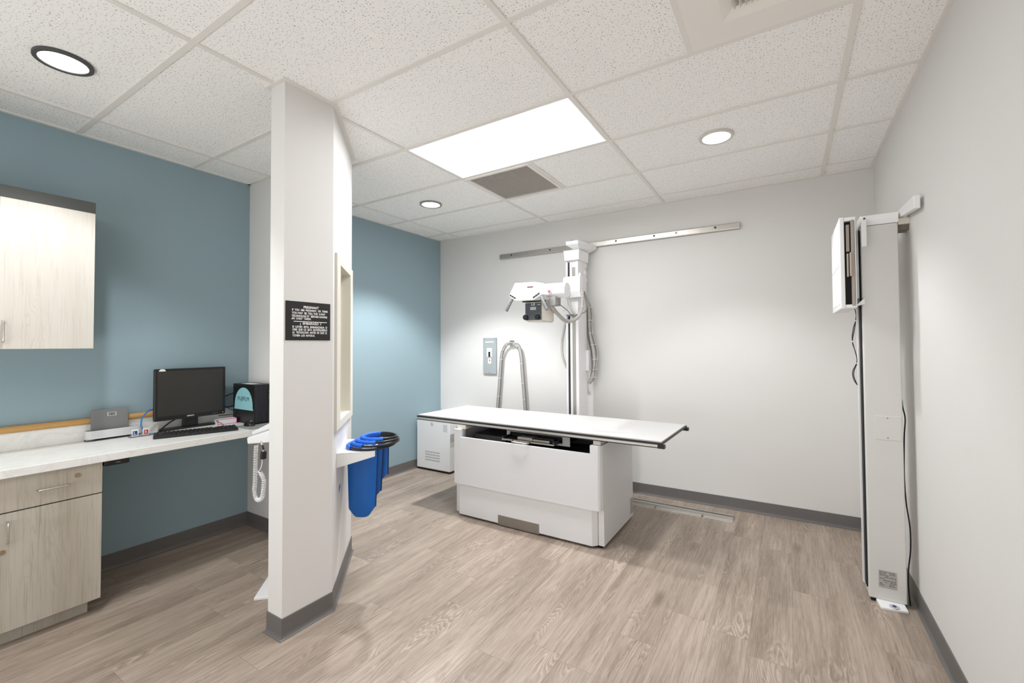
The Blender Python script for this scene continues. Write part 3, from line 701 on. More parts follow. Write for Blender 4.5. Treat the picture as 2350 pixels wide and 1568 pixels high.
# coiled hoses with blue sleeves
cc = Vector((-2.185, 1.835, .815))
def loop(c, rx, ry, rot, a0, a1, z0, z1, n=28):
    P = []
    for k in range(n+1):
        a = math.radians(a0+(a1-a0)*k/n); x, y = rx*math.cos(a), ry*math.sin(a)
        P.append((c.x+x*math.cos(rot)-y*math.sin(rot), c.y+x*math.sin(rot)+y*math.cos(rot), z0+(z1-z0)*k/n))
    return P
ch = atn(853, 1019, (0, 0, .82), (0, 0, 1)); rt = Vector((.64, .77, 0)); px_ = .00262
for i, (xa, xb, z_, a1) in enumerate([(802, 905, .8190, 262), (813, 913, .8335, 285), (823, 912, .848, 312), (833, 908, .8625, 330)]):
    lb = ['lowest hose loop on the white bracket with its sleeve at the far left', 'second lowest hose loop on the white bracket with blue sleeve', 'second highest hose loop on the white bracket with blue sleeve', 'topmost and smallest hose loop on the white bracket'][i]
    c = ch+rt*(((xa+xb)/2-853)*px_); r_ = (xb-xa)/2*px_
    t = thing('coiled_hose', lb, 'hose', (c.x, c.y, z_-.012), 'hoses coiled on the bracket shelf')
    lp = [Vector(q) for q in loop(c, r_, r_, 0, 0, 360, z_, z_, 40)[:-1]]
    for k, q in enumerate(lp): q.z += .0025*math.sin(k*.31+i)
    MB().tube(lp, .0075, 10, closed=True).build('hose', M_BLACK, t, smooth=True)
    MB().tube(loop(c, r_, r_, 0, 135, a1, z_+.001, z_+.001), [.0118+.0010*math.sin(k*1.9) for k in range(29)], 12).build('blue_sleeve', M_BLUESL, t, smooth=True)
# blue bags: a soft flattened pouch, staggered
def bag(name, P0, dirv, w, top, bot, wb, th, label, phase):
    d = Vector(dirv).normalized(); nrm = Vector((d.y, -d.x, 0)); P0 = Vector(P0); mb = MB(); rows_, cols = 16, 14; grid = []
    for side in (1, -1):
        g_ = []
        for r in range(rows_+1):
            v = r/rows_; z = top+(bot-top)*v
            ww = w+(wb-w)*v
            if v > .9: ww *= 1-.16*((v-.9)/.1)**2
            row = []
            for c_ in range(cols+1):
                u = c_/cols; bul = math.sin(math.pi*u)**.6*th*(1-.75*max(0, (v-.8)/.2)**2) if 0 < u < 1 else 0
                wave = .004*math.sin(u*9+phase+v*2)*math.sin(math.pi*u)
                zz = z + (.05*abs(2*u-1)**4*(max(0, v-.75)/.25)**2)
                row.append(P0+d*(w*.5+(u-.5)*ww-(w-wb)*.1*v)+nrm*(side*bul+wave)+Vector((0, 0, zz)))
            g_.append([mb.bm.verts.new(p) for p in row])
        grid.append(g_)
        for r in range(rows_):
            for c_ in range(cols): mb.bm.faces.new([g_[r][c_], g_[r][c_+1], g_[r+1][c_+1], g_[r+1][c_]])
    bmesh.ops.remove_doubles(mb.bm, verts=mb.bm.verts, dist=1e-5)
    A_, B_ = grid
    for c_ in range(cols):
        for r in (0, rows_):
            try: mb.bm.faces.new([A_[r][c_], A_[r][c_+1], B_[r][c_+1], B_[r][c_]])
            except Exception: pass
    t = thing(name, label, 'bag', P0+Vector((0, 0, bot)), 'blue bags under the bracket')
    mb.build('pouch', M_BLUE, t, smooth=True)
    e0 = P0+d*w+nrm*.0; 
    pts = [P0+d*(w*.5+.5*(w+(wb-w)*v)-(w-wb)*.1*v)+Vector((0, 0, top+(bot-top)*v)) for v in [i/10*.86 for i in range(11)]]
    MB().tube(pts, .0035, 8).build('piping', mat('navy_piping', (4, 40, 100), .6), t, smooth=True)
    return t
bag('hanging_bag', (-2.270, 1.697, 0), (1, 1, 0), .176, .790, .385, .150, .018, 'large blue vinyl bag hanging nearest under the white bracket', 0)
bag('hanging_bag', (-2.275, 1.765, 0), (1, 1, 0), .160, .80, .47, .132, .012, 'middle blue vinyl bag mostly hidden behind the large one', 2)
bag('hanging_bag', (-2.262, 1.825, 0), (1, 1, 0), .136, .80, .575, .130, .012, 'short blue vinyl bag farthest out under the black hose loops', 4)

# ------------------------------------------------------------------ generator cabinet
t = thing('generator_cabinet', 'low white metal cabinet on the floor in the back left corner', 'cabinet', (-3.45, 3.9, 0))
g0, g1, gy, gz = -3.69, -3.195, 3.69, .575
mb = MB(); mb.box(g0, g1, gy, 4.10, .022, gz); mb.build('body', M_WHITE, t, bevel=.008, seg=3)
MB().box(g0+.01, g1-.01, gy+.01, 4.09, 0, .022).build('plinth', M_BLACKM, t)
mb = MB()
for r in range(4):
    for k in range(16):
        x = g0+.135+.0138*k; z = .215-.030*r
        mb.box(x, x+.0075, gy-.0006, gy+.001, z-.010, z+.006)
o = mb.build('vent_slots', mat('slot_grey', (150, 150, 150), .7), t)
mb = MB(); mb.ring((0, 0, 0), .019, .015, -.0008, 0, 24); R90 = Matrix.Rotation(math.pi/2, 4, 'X')
bmesh.ops.transform(mb.bm, matrix=Matrix.Translation((g0+.235, gy-.0008, .528)) @ R90, verts=mb.bm.verts)
mb.obox((g0+.235, gy-.0009, .528), (.012, 0, -.012), (0, .0004, 0), (.0015, 0, .0015))
mb.build('warning_emblem', mat('faded_red', (190, 110, 118), .5), t)
mb = MB()
for k in range(7): mb.box(g0+.40+.004*(k % 3), g0+.462-.006*(k % 2), gy-.0006, gy+.0005, .532-.0115*k-.003, .532-.0115*k+.0012)
mb.build('printed_text', mat('pale_ink', (168, 168, 170), .6), t)
MB().box(g1, g1+.001, gy+.01, gy+.115, .345, .435).build('data_label', M_LABEL, t)
MB().box(g1, g1+.001, gy+.01, gy+.115, .29, .343).build('code_label', mat('paler_label', (205, 204, 200), .5), t)
each('screw', M_GREY, t, [lambda b, z=z: b.cyl((g1, gy+.12, z), (g1+.003, gy+.12, z), .004, 10) for z in (.50, .455, .05)])
# ------------------------------------------------------------------ exam table
t = thing('xray_table', 'white floating-top x-ray table with boxy base in the middle of the room', 'x-ray table', (-1.77, 3.2, 0))
bx0, bx1 = -2.42, -1.105
# upper shroud: front with a wide notch, made of chamfered prisms
def yz(mb, poly, x0, x1): return mb.prism(poly, x0, x1, lambda a, b, c: (c, a, b))
mb = MB()
c_ = .022
def xy(poly, z0, z1): mb.prism(poly, z0, z1)
nl, nr = bx0+.082, bx1-.078
fp = [(bx0, 2.865), (bx0+c_*.45, 2.842), (bx0+c_, 2.832), (nl, 2.828), (nr, 2.828), (bx1-c_, 2.832), (bx1-c_*.45, 2.842), (bx1, 2.865), (bx1, 2.905), (bx0, 2.905)]
mb.prism(fp, .27, .60)
mb.prism([(nl, 2.828), (nr, 2.828), (nr, 2.848), (nl, 2.848)], .60, .656)
mb.prism([(bx0, 2.865), (bx0+c_*.45, 2.842), (bx0+c_, 2.832), (nl, 2.828), (nl, 2.905), (bx0, 2.905)], .60, .716)
mb.prism([(nr, 2.828), (bx1-c_, 2.832), (bx1-c_*.45, 2.842), (bx1, 2.865), (bx1, 2.905), (nr, 2.905)], .60, .716)
bmesh.ops.remove_doubles(mb.bm, verts=mb.bm.verts, dist=1e-5)
mb.build('front_shroud', M_WHITE2, t)
mb = MB(); mb.box(bx1-.03, bx1-.001, 2.9055, 3.54, .27, .716); mb.box(bx0+.001, bx0+.03, 2.9055, 3.54, .27, .716); mb.box(bx0+.03, bx1-.03, 3.51, 3.54, .27, .716)
mb.build('upper_side_panel', M_WHITE2, t)
mb = MB(); mb.box(bx0+.03, bx1-.03, 2.906, 3.51, .575, .60); mb.box(nl+.001, nr-.001, 2.849, 2.9055, .6002, .604); mb.build('inner_tray', M_DARK, t)
mb = MB(); mb.box(bx0+.05, bx1-.05, 3.30, 3.50, .6005, .73); mb.box(bx0+.10, bx0+.42, 3.0, 3.29, .6005, .655); mb.build('inner_mechanism', mat('mechanism_grey', (96, 97, 98), .5), t, bevel=.004)
mb = MB(); mb.prism([(bx0+.045, 2.90), (bx0+.045, 2.862), (bx0+.062, 2.845), (bx1-.075, 2.845), (bx1-.045, 2.875), (bx1-.045, 2.90)], .016, .269)
mb.build('kick_skirt', M_WHITE2, t, bevel=.003)
mb = MB(); mb.box(bx1-.043, bx1, 2.884, 3.54, .016, .2695); mb.box(bx0, bx0+.043, 2.884, 3.54, .016, .2695); mb.box(bx0+.043, bx1-.043, 3.50, 3.54, .016, .2695); mb.build('lower_side_panel', M_WHITE2, t, bevel=.002)
MB().box(bx0+.055, bx1-.02, 2.886, 3.535, 0, .0155).build('base_shadow_foot', M_BLACKM, t)  # matte black block, painting the shadow gap under the table base
MB().box(-1.968, -1.60, 2.8425, 2.845, .009, .083).build('kick_plate', mat('tread_plate_grey', (150, 144, 136), .42, .7), t)
mb = MB(); mb.box(bx1, bx1+.0012, 3.465, 3.53, .045, .17); mb.build('data_label', M_LABEL, t)
# bucky drawer with tray
mb = MB()
mb.box(-1.955, -1.395, 2.955, 2.965, .722, .742); mb.box(-1.955, -1.925, 2.955, 2.965, .655, .722); mb.box(-1.455, -1.395, 2.955, 2.965, .655, .722); mb.box(-1.925, -1.455, 2.955, 2.965, .655, .672)
bk = mb.build('bucky_frame', mat('pale_bucky', (200, 200, 196), .4), t)
MB().box(-1.93, -1.45, 2.97, 3.40, .655, .735).build('bucky_body', M_BLACKM, t)
mb = MB(); mb.box(-1.93, -1.47, 2.85, 2.99, .676, .684); mb.box(-1.93, -1.915, 2.85, 2.96, .684, .70); mb.box(-1.485, -1.47, 2.85, 2.96, .684, .70); mb.box(-1.68, -1.50, 2.90, 2.93, .684, .706)
mb.build('cassette_tray', mat('tray_black', (38, 36, 34), .4), t, bevel=.001)
mb = MB(); mb.box(-1.93, -1.47, 2.845, 2.85, .674, .684); mb.box(-1.80, -1.67, 2.87, 2.95, .684, .706); mb.box(-1.665, -1.52, 2.868, 2.874, .684, .700); mb.build('cassette_clamp', M_STEEL, t, bevel=.001)
MB().tube(crom([(-1.825, 2.85, .681), (-1.815, 2.815, .679), (-1.795, 2.80, .679), (-1.70, 2.80, .677), (-1.68, 2.815, .677), (-1.67, 2.85, .680)], 5), .006, 10).build('tray_handle', M_CHROME, t, smooth=True)
# tabletop (turned a fraction of a degree as in the photo)
ang = math.radians(-1.4); tc_ = Vector((-1.78, 3.215, 0))
TL, TW_ = 1.10, .352
u = Vector((math.cos(ang), math.sin(ang), 0)); v = Vector((-u.y, u.x, 0))
def tb(mb, a0, a1, b0, b1, z0, z1):
    c = tc_+u*((a0+a1)/2)+v*((b0+b1)/2); c.z = (z0+z1)/2
    return mb.obox(c, u*((a1-a0)/2), v*((b1-b0)/2), (0, 0, (z1-z0)/2))
tb(MB(), -TL+.008, TL-.008, -TW_+.006, TW_-.006, .7835, .793).build('tabletop', mat('tabletop_laminate', (198, 197, 195), .35), t, bevel=.001)
mb = tb(MB(), -TL+.002, TL-.002, -TW_-.002, TW_+.002, .7715, .783); lab(mb.build('edge_band', M_BLACK, t), 'black edge band')
mb = MB()
for sg in (-1, 1):
    b0, b1 = (-TW_-.012, -TW_+.03) if sg < 0 else (TW_-.03, TW_+.012)
    tb(mb, -TL+.005, TL-.03, b0, b1, .757, .7710)
lab(mb.build('side_rail', mat('bright_rail', (214, 210, 204), .3, .75), t), 'brushed steel side rail')
mb = MB()
for sg in (-1, 1):
    b0, b1 = (-TW_-.008, -TW_+.026) if sg < 0 else (TW_-.026, TW_+.008)
    tb(mb, -TL+.008, TL-.028, b0, b1, .750, .7565)
    tb(mb, TL-.03, TL+.012, b0, b1, .748, .771)
tb(mb, -TL+.03, TL-.03, -TW_+.031, TW_-.031, .757, .771)
mb.build('under_frame', M_BLACK, t)
each('float_carriage', M_CREAM, t, [lambda b, a0=a0, w_=w_: b.box(a0, a0+w_, 2.862, 3.50, .717, .7495) for a0, w_ in ((-2.39, .085), (-1.172, .055))], bevel=.002)
# ------------------------------------------------------------------ rails
t = thing('wall_rail', 'long steel rail screwed high on the back wall', 'rail', (-1.57, YB-.02, 2.39))
MB().prism([(YB, 2.395), (YB-.028, 2.400), (YB-.03, 2.406), (YB-.03, 2.448), (YB-.026, 2.453), (YB, 2.453)], -2.80, -.328, lambda a, b, c: (c, a, b)).build('rail_bar', M_STEEL, t)
each('bolt', M_INK, t, [lambda b, x=x: b.cyl((x, YB-.0301, 2.431), (x, YB-.0318, 2.431), .009, 16) for x in (-2.64, -2.15, -1.42, -1.05, -.52)], smooth=True)
MB().box(-.86, -.84, YB-.0312, YB-.0300, 2.42, 2.44).build('label_plate', M_LABEL, t)
t = thing('floor_rail', 'aluminium floor track along the back wall behind the x-ray table', 'rail', (-1.4, 3.89, 0))
mb = MB(); fx0, fx1 = -2.6, -.392
mb.box(fx0, fx1, 3.812, 3.968, 0, .004); mb.box(fx0, fx1, 3.835, 3.855, .004, .030); mb.box(fx0, fx1, 3.895, 3.915, .004, .030); 
mb.build('channel', M_ALU, t, bevel=.001)
each('screw', M_INK, t, [lambda b, x=x: b.cyl((x, 3.823, .004), (x, 3.823, .007), .007, 12) for x in (-1.0, -.62)])
# ------------------------------------------------------------------ tube stand
t = thing('tube_stand', 'tall white x-ray tube stand with angled control head against the back wall', 'x-ray machine', (-1.75, 3.9, 0))
cx0, cx1, cf, cb = -1.822, -1.692, 3.80, 4.00
mb = MB()
mb.box(cx0, cx1, cf+.012, cb, .045, 2.30)
mb.box(cx0, cx0+.018, cf, cf+.012, .045, 2.22); mb.box(cx1-.029, cx1, cf, cf+.012, .045, 2.22); mb.box(-1.776, -1.757, cf+.004, cf+.012, .045, 2.22)
mb.build('column', M_WHITE, t, bevel=.002)
MB().box(cx0+.022, cx0+.036, cf+.008, cf+.0118, .05, 2.21).build('slot', M_BLACKM, t)
MB().box(-1.756, -1.7225, cf+.008, cf+.0118, .05, 2.16).build('steel_strip', mat('strip_grey_metal', (172, 168, 162), .35, .5), t)
mb = MB(); mb.hexa([(-1.822, 3.775, 2.222), (-1.672, 3.775, 2.222), (-1.672, 4.0, 2.222), (-1.822, 4.0, 2.222), (-1.829, 3.765, 2.318), (-1.664, 3.765, 2.318), (-1.664, 4.0, 2.318), (-1.829, 4.0, 2.318)])
mb.build('column_cap', M_WHITE, t, bevel=.003)
mb = MB(); mb.hexa([(-1.75, 3.82, 2.335), (-1.69, 3.82, 2.335), (-1.69, 4.07, 2.335), (-1.75, 4.07, 2.335), (-1.805, 3.77, 2.372), (-1.675, 3.77, 2.372), (-1.62, 4.10, 2.372), (-1.76, 4.10, 2.372)])
mb.hexa([(-1.805, 3.77, 2.3725), (-1.675, 3.77, 2.3725), (-1.62, 4.10, 2.3725), (-1.76, 4.10, 2.3725), (-1.805, 3.77, 2.408), (-1.675, 3.77, 2.408), (-1.62, 4.10, 2.408), (-1.76, 4.10, 2.408)])
mb.build('wall_bracket', M_WHITE, t, bevel=.003)
m_ = MB(); m_.cyl((-1.72, 3.90, 2.326), (-1.72, 3.90, 2.345), .02, 16); m_.build('bearing', M_GREY, t, smooth=True)
m_ = MB(); m_.cyl((-1.75, 3.80, 2.408), (-1.75, 3.80, 2.42), .008, 12); m_.build('bolt', M_GREY, t, smooth=True)
MB().box(-1.86, -1.65, 3.79, 4.0, .0312, .16).build('floor_carriage', M_WHITE, t, bevel=.004)
# carriage
mb = MB(); mb.prism([(3.715, 2.045), (3.735, 2.062), (3.795, 2.062), (3.795, 1.86), (3.735, 1.86), (3.715, 1.915)], -1.810, -1.636, lambda a, b, c: (c, a, b)); mb.build('carriage', M_WHITE, t, bevel=.004)
mb = MB(); mb.box(cx1+.002, cx1+.026, 3.80, 3.93, 1.93, 2.10); mb.build('carriage_side', M_WHITE2, t, bevel=.003)
m_ = MB(); m_.cyl((-1.775, 3.72, 1.905), (-1.775, 3.26, 1.878), .042, 24); m_.build('arm', M_WHITE2, t, smooth=True)
MB().box(cx1, cx1+.03, 3.965, 4.02, 1.16, 1.36).build('junction_box', M_WHITE2, t, bevel=.002)
each('side_clip', M_WHITE2, t, [lambda b, z=z: b.box(cx1, cx1+.012, 3.94, 3.99, z-.02, z+.02) for z in (2.19, 2.12, 2.05)])
MB().box(-1.812, -1.80, 3.7985, 3.80, 1.66, 1.68).build('sticker', M_GREY, t)
# tube housing
Yt, Zt = 3.19, 1.866
m_ = MB(); m_.tube([(-1.93, Yt, Zt), (-1.92, Yt, Zt), (-1.53, Yt, Zt-.006), (-1.515, Yt, Zt-.006)], [.054, .062, .062, .058], 40); m_.build('tube_housing', M_WHITE, t, smooth=True)
m_ = MB(); m_.cyl((-1.732, Yt, Zt), (-1.727, Yt, Zt), .0655, 40); m_.build('yoke_ring', mat('ring_grey', (200, 200, 200), .4), t, smooth=True)
MB().box(-1.802, cx1+.001, 3.788, 3.7998, 1.705, 1.859).build('carriage_apron', M_WHITE, t, bevel=.002)
MB().box(-1.812, -1.70, 3.782, 3.7998, 1.69, 1.7045).build('stop_bracket', M_GREY, t)
# warning label curving on the housing
def cyl_patch(x0, x1, a0, a1, r, m_, name, par):
    mb = MB(); n = 6
    for k in range(n):
        A0, A1 = math.radians(a0+(a1-a0)*k/n), math.radians(a0+(a1-a0)*(k+1)/n)
        f = lambda x, a: (x, Yt-r*math.cos(a), Zt-.003+r*math.sin(a))
        mb.quad([f(x0, A0), f(x1, A0), f(x1, A1), f(x0, A1)])
    return mb.build(name, m_, par)
cyl_patch(-1.672, -1.658, -28, 2, .0628, mat('label_pink', (226, 178, 180), .5), 'warning_label', t)
cyl_patch(-1.656, -1.641, -20, -2, .0628, mat('faded_red', (190, 110, 118), .5), 'warning_label', t)
cyl_patch(-1.640, -1.628, -28, 6, .0628, mat('label_pink', (226, 178, 180), .5), 'warning_label', t)
# control panel: irregular hexagon, tipped back, 9 cm deep
Yp = 2.98
def pq(px, py, Y): return at(px, py, Y)
HX = [(1181, 650), (1229, 647), (1243.5, 675.5), (1223, 689), (1183, 691), (1167.5, 680)]
def tiltY(py): return Yp+(690-py)*.0012
mb = MB(); A = [mb.bm.verts.new(pq(x, y, tiltY(y))) for x, y in HX]
ctr = sum((v_.co for v_ in A), Vector())/6
B = [mb.bm.verts.new(ctr+(v_.co-ctr)*.97+Vector((.02, .10, .004))) for v_ in A]
mb.bm.faces.new(A); mb.bm.faces.new(B[::-1])
for k in range(6): mb.bm.faces.new([A[k], A[(k+1) % 6], B[(k+1) % 6], B[k]])
mb.build('control_head', M_WHITE, t, bevel=.005, seg=3)
cpx, cpy = 1205, 670
HI = [(cpx+(x-cpx)*.9, cpy+(y-cpy)*.9) for x, y in HX]
def onp(px, py, d=.0015):
    p = pq(px, py, tiltY(py)); return p+(CAMP-p).normalized()*d*0+Vector((0, -d, 0))
mb = MB(); A = [mb.bm.verts.new(onp(x, y, .001)) for x, y in HI]; B = [mb.bm.verts.new(onp(x, y, -.001)) for x, y in HI]
mb.bm.faces.new(A); mb.bm.faces.new(B[::-1])
for k in range(6): mb.bm.faces.new([A[k], A[(k+1) % 6], B[(k+1) % 6], B[k]])
mb.build('face_plate', mat('panel_white', (242, 240, 243), .45), t)
mb = MB()
for a, b_ in zip(HI, HI[1:]+HI[:1]): mb.tube([onp(*a, .0012), onp(*b_, .0012)], .0011, 6)
mb.build('panel_outline', mat('grey_outline', (150, 150, 155), .5), t)
def pquad(P, d, dd, name, m_):
    mb = MB(); mb.hexa([onp(*p, d) for p in P]+[onp(*p, dd) for p in P]); return mb.build(name, m_, t)
pquad([(1210, 657.5), (1224, 656.5), (1224, 660.5), (1210, 661.5)], .0008, .003, 'display', mat('display_brown', (110, 84, 84), .3))
for k in range(3):
    a = (1171.3+4.6*k, 675.8+2.7*k)
    pquad([a, (a[0]+4.0, a[1]+2.5), (a[0]+2.3, a[1]+5.4), (a[0]-1.5, a[1]+2.9)], .0008, .004, 'button', M_BLACK)
    a = (1222.5+5.1*k, 682.0-3.7*k)
    pquad([a, (a[0]+4.5, a[1]-3.3), (a[0]+6.5, a[1]-.5), (a[0]+1.9, a[1]+2.9)], .0008, .004, 'button', M_BLACK)
# handles
for a, b_ in (((1175.5, 686), (1161.5, 714.5)), ((1242, 681), (1255.5, 711))):
    Yh = 3.0
    p0, p1 = pq(*a, Yh), pq(*b_, Yh-.02); dv = (p1-p0).normalized()
    m_ = MB(); m_.tube([p0, p0+dv*.004, p1-dv*.004, p1], [.0125, .0135, .0135, .0115], 20); m_.build('grip_handle', mat('grip_grey', (122, 124, 126), .5), t, smooth=True)
MB().box(-1.93, -1.66, 3.05, 3.25, 1.782, 1.806).build('mount_plate', M_WHITE2, t, bevel=.004)
MB().box(-1.87, -1.68, 3.07, 3.24, 1.768, 1.781).build('swivel_plate', M_BLACK, t)
# collimator
mb = MB(); mb.hexa([(-1.842, 3.075, 1.612), (-1.690, 3.075, 1.612), (-1.690, 3.29, 1.612), (-1.842, 3.29, 1.612), (-1.842, 3.075, 1.766), (-1.690, 3.075, 1.766), (-1.690, 3.29, 1.766), (-1.842, 3.29, 1.766)])
col_ = mb.build('collimator', M_CREAM, t, bevel=.004)
MB().box(-1.842, -1.690, 3.069, 3.075, 1.618, 1.758).build('collimator_face', mat('collimator_slate', (74, 80, 86), .45), col_, bevel=.002)
each('collimator_knob', M_BLACKM, col_, [lambda b, x=x: b.tube([(x, 3.069, 1.642), (x, 3.05, 1.642), (x, 3.047, 1.642)], [.0225, .0215, .019], 24) for x in (-1.833, -1.722)], smooth=True)
MB().box(-1.781, -1.752, 3.066, 3.069, 1.738, 1.762).build('sensor_window', M_TIE, col_)
m_ = MB(); m_.cyl((-1.767, 3.066, 1.75), (-1.767, 3.064, 1.75), .008, 16); m_.build('sensor_lens', M_BLACK, col_)
MB().box(-1.793, -1.739, 3.0675, 3.069, 1.70, 1.725).build('button_pad', mat('pad_silver', (184, 186, 190), .4), col_, bevel=.004)
MB().box(-1.727, -1.700, 3.068, 3.069, 1.738, 1.746).build('printed_strip', M_LABEL, col_)
for x in (-1.833, -1.722):
    mb = MB(); mb.tube([(x+.028*math.cos(math.radians(a)), 3.0685, 1.642+.028*math.sin(math.radians(a))) for a in range(0, 181, 15)], .0007, 5); mb.build('dial_scale', M_LABEL, col_)
mb = MB(); mb.box(-1.83, -1.70, 3.09, 3.28, 1.604, 1.612); mb.build('accessory_rail', M_ALU, col_)
MB().box(-1.665, -1.600, 3.14, 3.24, 1.735, 1.806).build('cable_gland', mat('gland_grey', (150, 148, 146), .5), t, bevel=.003)
# hoses of the head
def hose(pts, r, m_, nm, par): return MB().tube(crom(pts, 7), r, 12).build(nm, m_, par, smooth=True)
hose([at(1243, 683, 3.12), at(1254, 690, 3.14), at(1264, 701, 3.2), at(1278, 719, 3.32), at(1292, 733, 3.45), at(1304, 738, 3.54), at(1318, 734, 3.62), at(1329, 724, 3.68), at(1335, 706, 3.72), at(1336.5, 685, 3.74), at(1336, 671, 3.75), at(1333.5, 664, 3.77), at(1331, 668, 3.78), at(1331, 682, 3.78)], .0165, M_HOSE, 'main_hose', t)
hose([at(1303, 684, 3.66), at(1308, 700, 3.66), at(1314, 715, 3.66), at(1320, 723, 3.68)], .012, M_HOSE, 'return_hose', t)
hose([at(1279, 697, 3.15), at(1290, 703, 3.3), at(1302, 713, 3.5), at(1311, 722, 3.6), at(1322, 724, 3.7), at(1334, 720, 3.74), at(1343, 716, 3.8), at(1350, 706, 3.95)], .0035, M_HOSE2, 'signal_wire', t)
hose([at(1299, 737, 3.9), at(1294, 760, 3.93), at(1290, 785, 3.95), at(1291, 815, 3.95), at(1300, 842, 3.97), at(1306, 848, 3.98)], .0135, M_HOSE, 'side_hose', t)
hose([at(1302, 690, 3.78), at(1302, 708, 3.78), at(1297, 713, 3.7), at(1291, 713, 3.55)], .003, M_TIE, 'white_wire', t)
for q, Y, dr in ((( 1335, 675), 3.74, (1, 0, 0)), ((1335.5, 681), 3.74, (1, 0, 0)), ((1335, 704), 3.72, (1, 0, 0))):
    p = at(*q, Y); mb = MB(); mb.tube([(p.x+.018*math.cos(a), p.y+.018*math.sin(a), p.z) for a in [2*math.pi*k/16 for k in range(16)]], .0022, 6, closed=True); mb.build('zip_tie', M_TIE, t, smooth=True)

# cable bundle behind the column
t = thing('column_cable_bundle', 'bundle of grey hoses zip-tied down the right side of the tube stand', 'cable bundle', at(1352, 860, 4.02))
bp_ = [at(1337, 662, 3.93), at(1343, 680, 3.97), at(1349, 700, 4.0), at(1352, 720, 4.02), at(1353, 745, 4.03), at(1356, 775, 4.03), at(1361, 800, 4.03), at(1364, 825, 4.03), at(1364, 848, 4.03), at(1359, 866, 4.03), at(1352, 880, 4.03)]
B0 = crom(bp_, 6)
for i, (dx, dz, r_, m_) in enumerate([(0, 0, .017, M_HOSE), (-.018, .0, .009, M_HOSE2), (.014, .0, .0045, M_HOSE2), (.004, 0, .005, M_ALU), (.022, 0, .004, M_HOSE)]):
    P = [p+Vector((dx*(.5+1.0*math.sin(math.pi*k/len(B0))), -.006*i*math.sin(k*.3), 0)) for k, p in enumerate(B0)]
    MB().tube(P, r_, 10).build('hose', m_, t, smooth=True)
hose([at(1349, 702, 3.99), at(1347, 730, 4.0), at(1348, 765, 4.0), at(1352, 790, 4.01), at(1358, 815, 4.02)], .004, M_HOSE2, 'loose_wire', t)
for k in (14, 22, 28, 34, 42, 48, 54):
    mb = MB(); p = B0[k]+Vector((.004, 0, 0)); mb.tube([(p.x+.028*math.cos(a), p.y+.02*math.sin(a), p.z+.004*math.cos(a)) for a in [2*math.pi*j/16 for j in range(16)]], .002, 6, closed=True)
    mb.tube([p+Vector((.026, -.01, 0)), p+Vector((.046, -.014, .003))], .0016, 6)
    mb.build('zip_tie', M_TIE, t, smooth=True)

# cable arch on the wall
t = thing('wall_cable_loop', 'arch of bundled grey cables hung on the back wall above the table', 'cable bundle', (-2.67, 4.09, 1.45))
aw = [(1139, 990), (1141, 960), (1143, 930), (1146.5, 890), (1149, 850), (1152, 815), (1159, 798), (1168, 789.5), (1176, 788), (1184, 790.5), (1191, 799), (1195.5, 820), (1198, 850), (1201, 890), (1204, 930), (1206, 960), (1207, 990)]
for i, (off, r_, m_) in enumerate([(0, .0095, M_HOSE), (1.9, .006, M_HOSE), (-1.9, .006, M_HOSE2), (3.4, .004, M_HOSE2)]):
    P = []
    for k, (x, y) in enumerate(aw):
        f_ = (k-8)/8; P.append(at(x+off*(1 if k > 8 else (1 if k < 8 else 0))*(1 if k > 8 else -1), y-(abs(off)*.6 if 5 < k < 11 else 0), 4.095-.008*(i % 2)))
    hose(P, r_, m_, 'cable', t)
for q in ((1144.5, 910), (1148, 868), (1150, 826), (1154.5, 803), (1164, 791), (1181, 789), (1188, 795), (1197, 835), (1200, 880), (1203, 918)):
    p = at(*q, 4.09); mb = MB(); mb.tube([(p.x+.020*math.cos(a), p.y+.016*math.sin(a), p.z+(.003 if abs(q[0]-1175) > 20 else .012)*math.cos(a)) for a in [2*math.pi*j/14 for j in range(14)]], .0018, 6, closed=True)
    mb.build('zip_tie', M_TIE, t, smooth=True)
c = at(1175, 786, YB)
mb = MB(); mb.box(c.x-.03, c.x+.03, YB-.003, YB, c.z-.015, c.z+.022); mb.box(c.x-.03, c.x+.03, YB-.055, YB-.003, c.z-.015, c.z-.012); mb.build('hook_bracket', M_STEEL, t)

# breaker panel
t = thing('breaker_panel', 'grey electrical breaker panel on the back wall', 'breaker panel', (-2.953, YB-.01, 1.087))
b0, b1, z0, z1 = -3.046, -2.861, 1.087, 1.503
MB().box(b0, b1, YB-.022, YB, z0, z1).build('cover', mat('panel_blue_grey', (163, 170, 172), .5), t, bevel=.002)
MB().box(b0+.032, b1-.035, YB-.0228, YB-.022, 1.448, 1.462).build('title_label', mat('paper', (224, 221, 214), .7), t)
MB().box(b0+.055, b1-.058, YB-.0232, YB-.022, 1.286, 1.385).build('breaker_plate', M_WHITE, t)
MB().box(-2.965, -2.942, YB-.03, YB-.0232, 1.286, 1.342).build('breaker_switch', M_BLACK, t, bevel=.001)
MB().box(-2.974, -2.932, YB-.0228, YB-.022, 1.205, 1.275).build('caution_label', M_WHITE, t)
MB().box(-2.974, -2.932, YB-.0231, YB-.0229, 1.262, 1.275).build('caution_stripe', mat('label_pink', (226, 178, 180), .5), t)
mb = MB(); mb.box(-2.956, -2.946, YB-.0231, YB-.0229, 1.232, 1.252)
for k in range(4): mb.box(-2.972+.0105*k, -2.966+.0105*k, YB-.0236, YB-.0233, 1.362, 1.366)
mb.build('printed_mark', M_INK, t)
each('screw', M_GREY, t, [lambda b, x=x, z=z: b.cyl((x, YB-.022, z), (x, YB-.025, z), .0055, 10) for x, z in ((b0+.02, z1-.012), (b1-.02, z1-.012), ((b0+b1)/2, z0+.012))])
